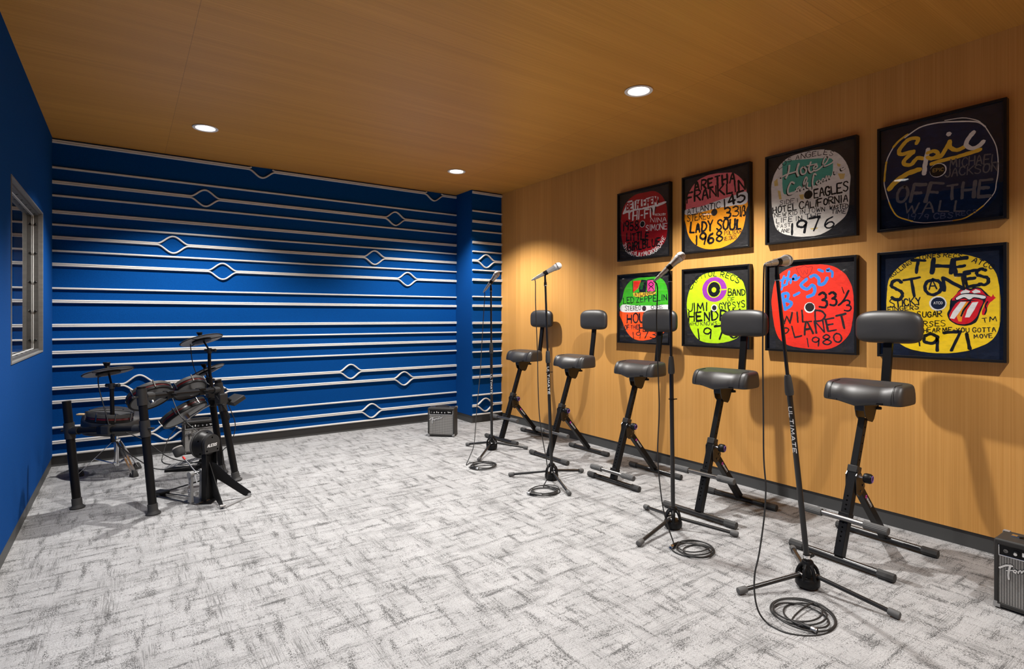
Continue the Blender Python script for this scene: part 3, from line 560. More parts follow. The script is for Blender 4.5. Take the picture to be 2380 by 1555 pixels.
# ================================================================== EIGHT FRAMED PAINTINGS ON THE WOOD WALL
FW, FH, FT = .572, .596, .040
XF = XR - FT; XA = XF + .020
PL = {'beth': ('framed painting of a dark red record label with a white banner, upper row, farthest', 'upper'),
 'aretha': ('framed painting of a record label in pink, white and orange bands, upper row', 'upper'),
 'hotel': ('framed painting of a cream record label with a teal patch, upper row', 'upper'),
 'epic': ('framed painting of a dark navy record label with yellow script, upper row, nearest', 'upper'),
 'led': ('framed painting of a record label in green, white and orange bands, lower row, farthest', 'lower'),
 'jimi': ('framed painting of a lime green record label with a purple ring, lower row', 'lower'),
 'b52': ('framed painting of a red record label with blue script, lower row', 'lower'),
 'stones': ('framed painting of a yellow record label with a red tongue, lower row, nearest', 'lower')}
for key, A in ART.items():
    yc, zc = A['yc'], A['zc']; org = (XF, yc, zc)
    th = thing('framed_painting', org, PL[key][0], 'painting', 'framed record label paintings')
    rng = random.Random(sum(map(ord, key)))
    m = MB(); t_ = .0135
    for (a, b) in [((-FW / 2, -FH / 2), (-FW / 2 + t_, FH / 2)), ((FW / 2 - t_, -FH / 2), (FW / 2, FH / 2)), ((-FW / 2 + t_, -FH / 2), (FW / 2 - t_, -FH / 2 + t_)), ((-FW / 2 + t_, FH / 2 - t_), (FW / 2 - t_, FH / 2))]:
        m.box2((0, a[0], a[1]), (FT - .001, b[0], b[1]), .0012)
    m.build('frame', 'black_frame', th)
    MB().box2((.0205, -FW / 2 + t_ - .002, -FH / 2 + t_ - .002), (.032, FW / 2 - t_ + .002, FH / 2 - t_ + .002)).build('backing_board', 'paint_' + A['bg'], th)
    def mp0(layer):
        base = .0202 - layer * .00012
        return lambda u, v, h: Vector((base - h, -u / 1000, v / 1000))
    lay = 0
    def poly(mb, pts, layer, smooth=True, th_=.0005):
        P = [Vector((p[0], p[1], 0)) for p in pts]
        if smooth: P = catmull(P, 4, True)
        P = [Vector((p.x + rng.uniform(-.8, .8), p.y + rng.uniform(-.8, .8), 0)) for p in P]
        mb.prism([(-p.x / 1000, p.y / 1000) for p in P], (.0202 - layer * .00012, 0, 0), (0, 1, 0), (0, 0, 1), (-1, 0, 0), th_)
    # fields of colour, then marks, then lettering: one part per colour
    nf = len(A['fill'])
    for i, (c, pts) in enumerate(A['fill']):
        m = MB(); poly(m, pts, .4 * i, smooth=len(pts) > 6); o = m.build('painted_field', 'paint_' + c, th, smooth=0)
    L0 = .4 * nf
    for c, u, v, ru, rv in A.get('ell', []):
        m = MB(); pts = [(u + ru * math.cos(2 * PI * k / 24), v + rv * math.sin(2 * PI * k / 24)) for k in range(24)]
        poly(m, pts, L0); m.build('painted_ring', 'paint_' + c, th, smooth=0); L0 += .4
    groups = {}
    order = []
    for c, wd, pts in A['strokes']:
        if not order or order[-1][0] != c: order.append((c, []))
        order[-1][1].append((pts, wd))
    for i, (c, lst) in enumerate(order):
        m = MB()
        for j, (pts, wd) in enumerate(lst): ribbon(m, pts, wd, mp0(L0 + .5 * i + .02 * j), .0005, rng, .14)
        m.build('brush_script', 'paint_' + c, th, smooth=0)
    L0 += .5 * len(order)
    cols = []
    for T_ in A['txt']:
        if T_[1] not in cols: cols.append(T_[1])
    for i, c in enumerate(cols):
        m = MB(); j = 0
        for tx, cc, path, hh, wf in A['txt']:
            if cc != c: continue
            for st in text_strokes(tx, path, hh, rng, .12): ribbon(m, st, max(3.2, hh * wf * (.95 if hh > 60 else .78)) * rng.uniform(.82, 1.32), mp0(L0 + .02 * (j % 20)), .0005, rng, .24, 4); j += 1
        m.build('lettering', 'paint_' + c, th, smooth=0); L0 += .45
    for c, u, v, r in A['disc']:
        m = MB(); pts = [(u + r * math.cos(2 * PI * k / 20), v + r * math.sin(2 * PI * k / 20)) for k in range(20)]
        poly(m, pts, L0); m.build('centre_label', 'paint_' + c, th, smooth=0); L0 += .4
    for tx, c, path, hh, wf in A.get('small', []):
        m = MB()
        for st in text_strokes(tx, path, hh): ribbon(m, st, hh * .16, mp0(L0), .0005)
        m.build('lettering', 'paint_' + c, th, smooth=0)
    MB().box2((.0085, -FW / 2 + t_ - .001, -FH / 2 + t_ - .001), (.0100, FW / 2 - t_ + .001, FH / 2 - t_ + .001)).build('glazing', 'picture_glass', th)
# ================================================================== FIVE STANDING STOOLS
def lerp(a, b, t): return Vector(a) * (1 - t) + Vector(b) * t
def make_stool():
    th = thing('standing_stool', (0, 0, 0), 'x', 'stool', 'black standing stools along the wood wall')
    # local axes: +x to the wall behind the stool, y along the foot bars
    def foot(x):
        o = MB().cyl((x, -.215, .021), (x, .215, .021), .0165, seg=18).build('foot_bar', 'black_steel', th)
        for sg in (1, -1):
            m = MB(); m.lathe([(.0205, 0), (.0212, .004), (.0212, .064), (.0195, .0685), (.012, .0700)], (x, sg * .174, .0212), (0, sg, 0), 8)
            m.build('end_cap', 'rubber', o)
        return o
    foot(0.0); foot(.465)
    P0, P1 = Vector((.006, 0, .034)), Vector((.152, 0, .440)); ax = (P1 - P0).normalized()
    PT = P0 + ax * .690
    lp = MB().bar(P0, P1, .040, .040, (0, 1, 0), .002).build('lower_post', 'black_satin', th)
    fx = ax.cross(Vector((0, 1, 0))).normalized()         # towards the front of the stool
    if fx.x > 0: fx = -fx
    m = MB()
    for i in range(11): m.cyl(P0 + ax * (.07 + i * .022) + fx * .0195, P0 + ax * (.07 + i * .022) + fx * .0206, .0042, seg=10)
    m.build('adjusting_holes', 'hole', lp)
    MB().bar(P1 - ax * .022, P1 + ax * .012, .047, .047, (0, 1, 0), .003).build('post_collar', 'plastic_grey', th)
    up = MB().bar(P1 - ax * .05, PT, .032, .032, (0, 1, 0), .002).build('upper_post', 'black_satin', th)
    m = MB()
    for i in range(5): m.cyl(P1 + ax * (.045 + i * .042) + Vector((0, -.0158, 0)), P1 + ax * (.045 + i * .042) + Vector((0, -.0167, 0)), .0034, seg=8)
    m.build('adjusting_holes', 'hole', up)
    # folding hinge plates and rear strut
    HP = P0 + ax * .335
    for sg in (1, -1):
        m = MB(); poly = [(-.010, .075), (.016, .100), (.030, .098), (.072, .035), (.078, .012), (.066, -.008), (.045, -.026), (.022, -.032), (.004, -.022), (-.010, -.010)]
        m.prism(poly, HP + Vector((.006, sg * .0215, -.012)), (1, 0, 0), (0, 0, 1), (0, sg, 0), .004)
        hp = m.build('hinge_plate', 'black_steel', th)
        m = MB()
        for q in ((.030, .072), (.058, .018), (.036, -.008)): m.cyl(HP + Vector((.006 + q[0], sg * .025, q[1] - .012)), HP + Vector((.006 + q[0], sg * .029, q[1] - .012)), .0058, seg=10)
        m.build('rivet', 'gunmetal', hp)
    S0, S1 = HP + Vector((.055, 0, .002)), Vector((.462, 0, .033))
    st = MB().bar(S0, S1, .036, .036, (0, 1, 0), .002).build('rear_strut', 'black_satin', th)
    sd = (S1 - S0).normalized(); su = Vector((0, 1, 0)).cross(sd)
    if su.z < 0: su = -su
    for nm, mt, lst, wd in (('strut_print', 'white_print', None, .0021), ('strut_mark', 'pink', [[(-.006, 0), (0, .007), (.007, .001), (.001, -.007), (-.003, -.002)]], .0045)):
        m = MB(); O = S0 + sd * .085 + Vector((0, -.0181, 0))
        mpf = lambda u, v, h: O + sd * u + su * v + Vector((0, -h, 0))
        if lst is None:
            for q in text_strokes('GRAVITY', [(.014, -.0055), (.084, -.0055)], .011): ribbon(m, q, wd, mpf, .0004)
        else:
            for q in lst: ribbon(m, q, wd, mpf, .0004)
        m.build(nm, mt, st, smooth=0)
    # locking knob with a purple ring
    KB = P0 + ax * .395 + Vector((.004, -.012, 0)); kd = Vector((.16, -.98, -.05)).normalized()
    MB().cyl(KB + kd * .006, KB + kd * .034, .006, seg=12).build('knob_shaft', 'chrome', th)
    kn = MB().lathe([(.011, 0), (.021, .004), (.0245, .012), (.0245, .032), (.0205, .039), (.0001, .040)], KB + kd * .030, kd, 20).build('locking_knob', 'black_satin', th)
    MB().torus(KB + kd * .0698, kd, .0155, .0024, 24, 6).build('knob_ring', 'purple', kn)
    # seat bracket under the cushion
    SC = Vector((.262, 0, .735))
    for sg in (1, -1):
        m = MB(); m.prism([(-.062, .034), (-.060, -.002), (-.048, -.040), (-.020, -.064), (.022, -.074), (.040, -.060), (.046, -.030), (.075, .010), (.085, .034)], SC + Vector((0, sg * .020, 0)), (1, 0, 0), (0, 0, 1), (0, sg, 0), .004)
        m.build('seat_bracket', 'black_steel', th)
    MB().box2(SC + Vector((-.060, -.0195, -.012)), SC + Vector((-.052, .0195, .034)), .002).build('bracket_front', 'black_steel', th)
    m = MB(); m.cyl(SC + Vector((.085, -.02, .0)), SC + Vector((.085, -.02, .032)), .006, seg=10); m.lathe([(.018, 0), (.019, .004), (.019, .010), (.016, .013)], SC + Vector((.085, -.02, -.014)), (0, 0, 1), 14)
    m.build('wing_screw', 'black_satin', th)
    MB().box2(SC + Vector((-.07, -.11, .030)), SC + Vector((.13, .11, .040)), .002).build('seat_plate', 'black_satin', th)
    # saddle cushion: rings of a rounded outline with a nose, dished on top
    A_, B_ = .104, .190                                    # half depth (x), half width (y)
    cxs = .288
    def outline(sc_x, sc_y, n=72):
        o = []
        for k in range(n):
            a = 2 * PI * k / n; ca, sa = math.cos(a), math.sin(a); p = 2 / 6.0
            o.append((A_ * sc_x * math.copysign(abs(ca) ** p, ca), B_ * sc_y * math.copysign(abs(sa) ** p, sa)))
        return o
    def put(pt, z, nose, dish, lean=0.0):
        x, y = pt; f = max(0.0, -x / A_)                   # 1 at the front edge
        gx = math.exp(-((y - .012) / .062) ** 2)           # nose in the middle of the front
        side = math.exp(-((abs(y - .012) - .105) / .055) ** 2)
        x2 = x - nose * f * f * gx + lean * f + (.012 * side * f if nose else 0)
        zz = z - .016 * f * f * gx * (1 if z < .03 else .5) - dish * side * f * .018
        if x > 0: zz += .006 * (x / A_) ** 2
        return Vector((cxs + x2, y, .764 + zz))
    rings = []
    for scx, scy, z, nose, dish, lean in [(.93, .96, .000, .030, 0, 0), (.985, .99, .003, .036, 0, 0), (1.0, 1.0, .012, .040, 0, 0), (1.0, 1.0, .030, .040, 0, .002), (1.0, .995, .052, .038, .2, .008), (.985, .985, .072, .034, .5, .016), (.96, .968, .086, .030, .8, .023), (.915, .94, .0945, .024, 1, .028), (.85, .90, .0985, .018, 1, .030), (.76, .85, .0985, .012, 1, .028), (.62, .76, .0945, .006, .8, .02), (.42, .55, .0900, .002, .5, .01), (.15, .2, .0880, 0, .2, 0)]:
        rings.append([put(p, z, nose, dish, lean) for p in outline(scx, scy)])
    cu = MB().loft(rings).build('seat_cushion', 'leather', th, smooth=70)
    for sg in (1, -1):                                     # piped seams near both ends
        pts = []
        for scx, z, nz, ds, ln in [(-1.008, .008, .038, 0, 0), (-1.008, .030, .040, 0, .002), (-1.008, .052, .038, .2, .008), (-.995, .072, .034, .5, .016), (-.97, .0865, .030, .8, .023), (-.92, .0955, .024, 1, .028), (-.78, .0995, .012, 1, .028), (-.5, .0985, .004, .7, .015), (.2, .098, 0, 0, 0)]:
            pts.append(put((A_ * scx, sg * .148), z, nz, ds, ln))
        MB().tube(catmull(pts, 4), .0013, 6).build('seam', 'black_satin', cu)
    # backrest on a bent flat bar
    bp = [(.36, .006, .762), (.455, .008, .760), (.492, .010, .772), (.508, .011, .810), (.518, .012, .88), (.536, .012, 1.0), (.551, .012, 1.12), (.556, .012, 1.19)]
    C = catmull(bp, 5); rings = []
    for i, p in enumerate(C):
        t = (C[min(i + 1, len(C) - 1)] - C[max(i - 1, 0)]).normalized(); nn = t.cross(Vector((0, 1, 0))).normalized()
        rings.append([p + nn * a * .009 + Vector((0, b * .021, 0)) for a, b in ((-1, -1), (1, -1), (1, 1), (-1, 1))])
    MB().loft(rings).build('backrest_bar', 'black_satin', th, smooth=30)
    n = 48; rings = []
    for dx, sc in [(-.024, .84), (-.021, .93), (-.014, .975), (-.004, .996), (.004, 1.0), (.013, .988), (.022, .955), (.031, .895), (.039, .80), (.0455, .67), (.050, .50), (.0525, .30), (.0535, .10)]:
        ring = []
        for k in range(n):
            a = 2 * PI * k / n; ca, sa = math.cos(a), math.sin(a); e = 2 / (3.3 if sa > 0 else 5.0)
            ins = 1 - sc
            yy = (.163 - ins * .163 * .9) * math.copysign(abs(ca) ** e, ca); z = (.089 - ins * .089) * math.copysign(abs(sa) ** e, sa)
            ring.append(Vector((.542 - dx * .78 - .15 * yy * yy, .010 + yy, 1.157 + z)))
        rings.append(ring)
    MB().loft(rings).build('backrest_pad', 'leather', th, smooth=70)
    # foot rest clamped on the lower post; its height differs from stool to stool
    FZ = .212; fxx = .034
    fr = MB().cyl((fxx, -.105, FZ), (fxx, .105, FZ), .0125, seg=16).build('foot_rest', 'gunmetal', th)
    for sg in (1, -1):
        m = MB(); rr = []
        for k in range(36): rr.append(.0192 if k % 2 else .0178)
        rings = [[Vector((fxx + rr[k] * math.cos(2 * PI * k / 36) * q, sg * yv, FZ + rr[k] * math.sin(2 * PI * k / 36) * q)) for k in range(36)] for yv, q in ((.098, .92), (.100, 1), (.200, 1), (.203, .9))]
        m.loft(rings); m.build('grip', 'rubber_grey', fr, smooth=25)
    m = MB(); m.bar((fxx, 0, FZ), P0 + ax * ((FZ - .034) / ax.z), .030, .030, (0, 0, 1), .002)
    m.box((.064 + .0, 0, FZ), (.052, .050, .040), Matrix.Rotation(math.atan2(ax.x, ax.z), 3, 'Y'), .003)
    m.build('clamp', 'black_satin', fr)
    return th
STOOLS = [ # x, y, turn, footrest dz, backrest dz, label
    (2.843, 1.294, -2.0, .0, -.012, 'black standing stool with backrest nearest the camera, below the yellow painting'),
    (2.804, 2.070, 3.4, .038, .0, 'black standing stool with backrest in front of the lime green painting'),
    (2.863, 2.836, 2.1, -.126, .012, 'black standing stool with its foot rest set lowest, below the farthest green and orange painting'),
    (2.907, 3.629, 1.4, .010, .016, 'black standing stool before bare wood wall, behind the second farthest microphone stand'),
    (2.955, 4.416, 4.5, .008, .022, 'black standing stool farthest from the camera, beside the blue pilaster')]
proto = make_stool()
for i, (x, y, a, dz, bz, lb) in enumerate(STOOLS):
    o = proto if i == 0 else copy_tree(proto)
    o.location = (x, y, 0); o.rotation_euler = (0, 0, R(a)); o['label'] = lb
for o in [q for q in bpy.data.objects if q.name.startswith('standing_stool')]:
    i = min(range(5), key=lambda j: (o.location.x - STOOLS[j][0]) ** 2 + (o.location.y - STOOLS[j][1]) ** 2)
    dz, bz = STOOLS[i][3], STOOLS[i][4]
    for c in o.children:
        if c.name.startswith('foot_rest'): c.location = (dz * .36, 0, dz)
        if c.name.startswith('backrest_pad'): c.location = (0, 0, bz)
# ================================================================== MICROPHONE STANDS, MICROPHONES, CABLES
MICS = [
 dict(b=(2.704, 4.192), top=(2.698, 4.196, 1.442), legs=[(2.585, 4.441), (2.969, 4.008), (2.389, 3.903)], col=(.867, .965), head=(2.741, 4.166, 1.583), tail=(2.663, 4.221, 1.454), text=True,
   cab=[(2.651, 4.226, 1.405), (2.628, 4.209, 1.223), (2.583, 4.165, .969), (2.52, 4.095, .691), (2.452, 4.028, .47), (2.401, 3.968, .311), (2.342, 3.9, .15), (2.287, 3.874, .064), (2.245, 3.858, .006)], coil=(2.335, 3.753, .112), con=(2.244, 3.703, -1.2)),
 dict(b=(2.566, 3.166), top=(2.528, 3.192, 1.440), legs=[(2.353, 3.408), (2.878, 3.174), (2.427, 2.805)], col=(.858, .947), head=(2.605, 3.139, 1.572), tail=(2.477, 3.228, 1.488), text=True,
   cab=[(2.467, 3.235, 1.464), (2.464, 3.227, 1.301), (2.455, 3.193, .944), (2.44, 3.166, .71), (2.428, 3.136, .503), (2.429, 3.1, .334), (2.435, 3.055, .157), (2.426, 3.039, .069), (2.394, 3.045, .007)], coil=(2.343, 2.97, .112), con=(2.222, 2.970, 1.89)),
 dict(b=(2.541, 2.045), top=(2.528, 2.054, 1.410), legs=[(2.187, 1.983), (2.652, 2.348), (2.726, 1.760)], col=(.875, .974), head=(2.576, 2.021, 1.54), tail=(2.478, 2.089, 1.43), text=False,
   cab=[(2.467, 2.094, 1.366), (2.453, 2.089, 1.201), (2.442, 2.076, 1.045), (2.424, 2.049, .818), (2.405, 2.03, .669), (2.362, 2.003, .435), (2.339, 1.954, .211), (2.339, 1.917, .099), (2.345, 1.88, .007)], coil=(2.387, 1.783, .100), con=(2.320, 1.870, -2.97)),
 dict(b=(2.476, 1.258), top=(2.366, 1.335, 1.373), legs=[(2.163, 1.394), (2.797, 1.497), (2.507, .914)], col=(.851, .942), head=(2.463, 1.345, 1.456), tail=(2.298, 1.331, 1.431), text=True,
   cab=[(2.243, 1.325, 1.395), (2.236, 1.324, 1.219), (2.221, 1.317, 1.044), (2.192, 1.297, .795), (2.166, 1.28, .615), (2.152, 1.263, .498), (2.125, 1.254, .384), (2.08, 1.249, .249), (2.051, 1.249, .181), (2.034, 1.241, .114), (2.03, 1.223, .049), (2.048, 1.195, .006)], coil=(2.219, 1.152, .118), con=(2.138, 1.073, -1.52))]
WH = ['farthest from the camera, beside the blue pilaster', 'second farthest from the camera', 'in front of the green and orange painting', 'nearest the camera']
for i, M in enumerate(MICS):
    rng = random.Random(20 + i)
    bx, by = M['b']; org = (bx, by, 0)
    th = thing('microphone_stand', org, 'black tripod microphone stand ' + WH[i], 'microphone stand', 'tripod microphone stands')
    Bp = Vector((bx, by, 0)); top = Vector(M['top']); ax = (top - (Bp + Vector((0, 0, .1)))).normalized()
    J = Bp + Vector((0, 0, .1))                            # where the pole enters the base
    at = lambda z: J + ax * ((z - J.z) / ax.z)
    m = MB(); m.lathe([(.030, .008), (.045, .010), (.050, .018), (.050, .040), (.046, .048), (.036, .050), (.0001, .050)], (bx, by, 0), (0, 0, 1), 28)
    la0 = math.atan2(M['legs'][0][1] - by, M['legs'][0][0] - bx)
    for k in range(3):
        for dv in (-.33, .33):
            a = la0 + 2 * PI * k / 3 + PI / 3 + dv * 1.55
            d = Vector((math.cos(a), math.sin(a), 0))
            m.tube(catmull([Bp + d * .043 + Vector((0, 0, .042)), Bp + d * .041 + Vector((0, 0, .068)), Bp + d * .033 + Vector((0, 0, .090)), Bp + d * .020 + Vector((0, 0, .104))], 4), [.0075] * 13, 8)
    m.lathe([(.015, .092), (.024, .096), (.025, .112), (.021, .120), (.015, .122)], (bx, by, 0), (0, 0, 1), 24)
    m.build('base_hub', 'black_satin', th, org)
    for lx, ly in M['legs']:
        d = Vector((lx - bx, ly - by, 0)).normalized(); e = Vector((lx, ly, .0165))
        a = Bp + d * .040 + Vector((0, 0, .062)); dd = (e - a).normalized()
        lg = MB().tube([a, e - dd * .02], .0095, 14).build('leg', 'black_steel', th, org)
        MB().lathe([(.0125, 0), (.0145, .003), (.0155, .030), (.0150, .040), (.010, .044)], e - dd * .040, dd, 16).build('rubber_foot', 'rubber_grey', lg, org)
        MB().cyl(a - d * .006 + Vector((-d.y, d.x, 0)) * .014, a - d * .006 - Vector((-d.y, d.x, 0)) * .014, .007, seg=12).build('hinge_pin', 'steel', lg, org)
    z0, z1 = M['col']
    lt = MB().tube([at(.05), at(z0 + .01)], .0118, 16).build('lower_tube', 'black_steel', th, org)
    MB().lathe([(.0125, 0), (.0165, .002), (.0185, .016), (.0170, .05), (.0145, .080), (.0115, z1 - z0), (.009, z1 - z0 + .001)], at(z0), ax, 20).build('height_clutch', 'rubber', th, org)
    MB().tube([at(z1 - .02), top - ax * .004], .0078, 14).build('upper_tube', 'black_steel', th, org)
    if i == 2 or i == 1:
        zc = .730 if i == 2 else .79
        m = MB().lathe([(.0118, 0), (.017, 0), (.017, .005), (.0118, .005)], at(zc), ax, 18); m.box(at(zc) + ax * .0025 + Vector((.022, -.012, 0)), (.014, .006, .005)); m.build('cable_ring', 'black_satin', th, org)
    # clip that grips the microphone
    hd, tl = Vector(M['head']), Vector(M['tail']); ma = (hd - tl).normalized()
    mid = tl + ma * .072
    if (mid - top).length > .06: mid = mid
    m = MB(); m.cyl(top - ax * .012, top + ax * .012, .0105, seg=16); m.tube([top + ax * .010, top + ax * .022, mid - ma * .004 - Vector((0, 0, .018))], [.009, .008, .0075], 12)
    u, v, _ = frame(ma); rings = []
    sd = Vector((0, 0, 1)) - ma * ma.z; sd.normalize(); sx_ = ma.cross(sd)
    prof = []
    for k in range(17):
        a = R(-235 + 290 * k / 16); prof.append((a, .0185))
    prof2 = prof + [(a, .0168) for a, _ in reversed(prof)]
    for q, sc in ((-.014, 1.0), (.014, 1.03)): rings.append([mid + ma * q + (sx_ * math.cos(a) + sd * math.sin(a)) * r * sc for a, r in prof2])
    m.loft(rings); m.build('microphone_clip', 'black_satin', th, org)
    MB().lathe([(.0092, 0), (.0118, 0), (.0118, .005), (.0092, .005)], top - ax * .014, ax, 18).build('clip_ring', 'cast_grey', th, org)
    if M['text']:
        # white lettering wrapped on the lower tube, read downwards, facing the room
        fa = math.atan2(-by, -bx) + (-.35 if i == 3 else -.15); r_ = .0121
        m = MB()
        zt, zb = (.800, .598) if i else (.68, .50)
        if i == 1: zt, zb = .83, .63
        def mpf(u, v, h):
            a = fa + v / r_; p = at(zt - u); return p + Vector((math.cos(a), math.sin(a), 0)) * (r_ + h)
        for st in text_strokes('ULTIMATE', [(0, -.0075), (zt - zb, -.0075)], .015): ribbon(m, st, .0030, mpf, .0003)
        m.build('tube_print', 'white_print', lt, org, smooth=0)
    if i == 3:
        st_ = MB().lathe([(.0120, 0), (.0155, 0), (.0155, .018), (.0120, .018)], at(.128), (ax + Vector((.10, 0, 0))).normalized(), 18)
        st_.box(at(.136) + Vector((.030, -.010, .001)), (.030, .004, .014)).build('strap', 'black_satin', th, org)
        m = MB(); fa2 = math.atan2(-by, -bx) + .1
        def mpg(u, v, h):
            a = fa2 + u / .0157; return at(.131 + v) + Vector((math.cos(a), math.sin(a), 0)) * (.0157 + h)
        for q in text_strokes('SHURE', [(-.015, .001), (.015, .001)], .011): ribbon(m, q, .0026, mpg, .0003)
        m.build('strap_print', 'white_print', th, org, smooth=0)
    # ------------------------------------------------ microphone, held by the clip
    mc = thing('microphone', tuple(tl), 'silver ball-head microphone on the stand ' + WH[i], 'microphone', 'vocal microphones')
    bl = (hd - tl).length - .024
    MB().lathe([(.0001, 0), (.0105, 0), (.0118, .004), (.0120, .030), (.0135, .036), (.0175, bl * .62), (.0205, bl * .9), (.0235, bl * .97), (.0238, bl), (.0001, bl)], tl, ma, 24).build('handle', 'mic_body', mc, tuple(tl))
    q = tl + ma * (bl - .003)
    gr = MB().lathe([(.0001, 0), (.0220, 0), (.0236, .006), (.0252, .014), (.0262, .022), (.0258, .032), (.0225, .042), (.0165, .0495), (.008, .0535), (.0001, .0545)], q, ma, 26).build('grille_ball', 'mic_grille', mc, tuple(tl), smooth=70)
    MB().lathe([(.0255, 0), (.0270, .001), (.0270, .006), (.0255, .007)], q + ma * .0165, ma, 26, True).build('grille_band', 'steel', gr, tuple(tl))
    # ------------------------------------------------ cable: hangs from the microphone and lies coiled on the carpet
    cx_, cy_, cr = M['coil']
    corg = (cx_, cy_, 0)
    cb = thing('microphone_cable', corg, 'black microphone cable coiled below the stand ' + WH[i], 'cable', 'microphone cables')
    P = [tl - ma * .030, tl - ma * .044] + [Vector(p) for p in M['cab']]
    last = P[-1]; a0 = math.atan2(last.y - cy_, last.x - cx_)
    loops = []; turns = 4.6; npt = int(turns * 12)
    dr = math.hypot(last.x - cx_, last.y - cy_)
    ph = rng.uniform(0, 6)
    for k in range(1, npt):
        f = k / npt; a = a0 + 2 * PI * turns * f * (-1 if i in (0, 1) else 1)
        r = cr * (.86 + .13 * math.sin(a * .37 + ph) + .06 * math.sin(a * 1.7 + ph * 2))
        if k < 8: r = dr + (r - dr) * k / 8
        ox = .018 * math.sin(f * 9 + ph); oy = .018 * math.cos(f * 7 + ph)
        loops.append(Vector((cx_ + ox + r * math.cos(a), cy_ + oy + r * .92 * math.sin(a), .0042 + .011 * f + .004 * math.sin(a * 1.3 + ph))))
    kx, ky, ka = M['con']; cd = Vector((math.cos(ka), math.sin(ka), 0)); c0 = Vector((kx, ky, .0125))
    e0 = c0 - cd * .042
    loops = [q for q in loops]
    tailp = [loops[-1].lerp(e0 - cd * .05, .5), e0 - cd * .03, e0]
    MB().tube(catmull(P + loops + tailp, 4), .0034, 8).build('cord', 'cable_black', cb, corg, smooth=80)
    pg = MB().lathe([(.0045, -.030), (.0070, -.012), (.0088, 0), (.0092, .030), (.0001, .031)], c0 - cd * .030, cd, 16).build('cable_plug', 'black_satin', cb, corg)
    MB().lathe([(.0090, 0), (.0094, .001), (.0094, .021), (.0086, .0225), (.0086, .012), (.0001, .012)], c0, cd, 18).build('metal_sleeve', 'steel' if i != 2 else 'chrome', pg, corg)
    MB().lathe([(.0096, 0), (.0100, .004), (.0098, .024), (.0070, .034), (.0045, .050), (.0036, .052)], tl + ma * .006, -ma, 16).build('cable_plug', 'mic_body', cb, corg)
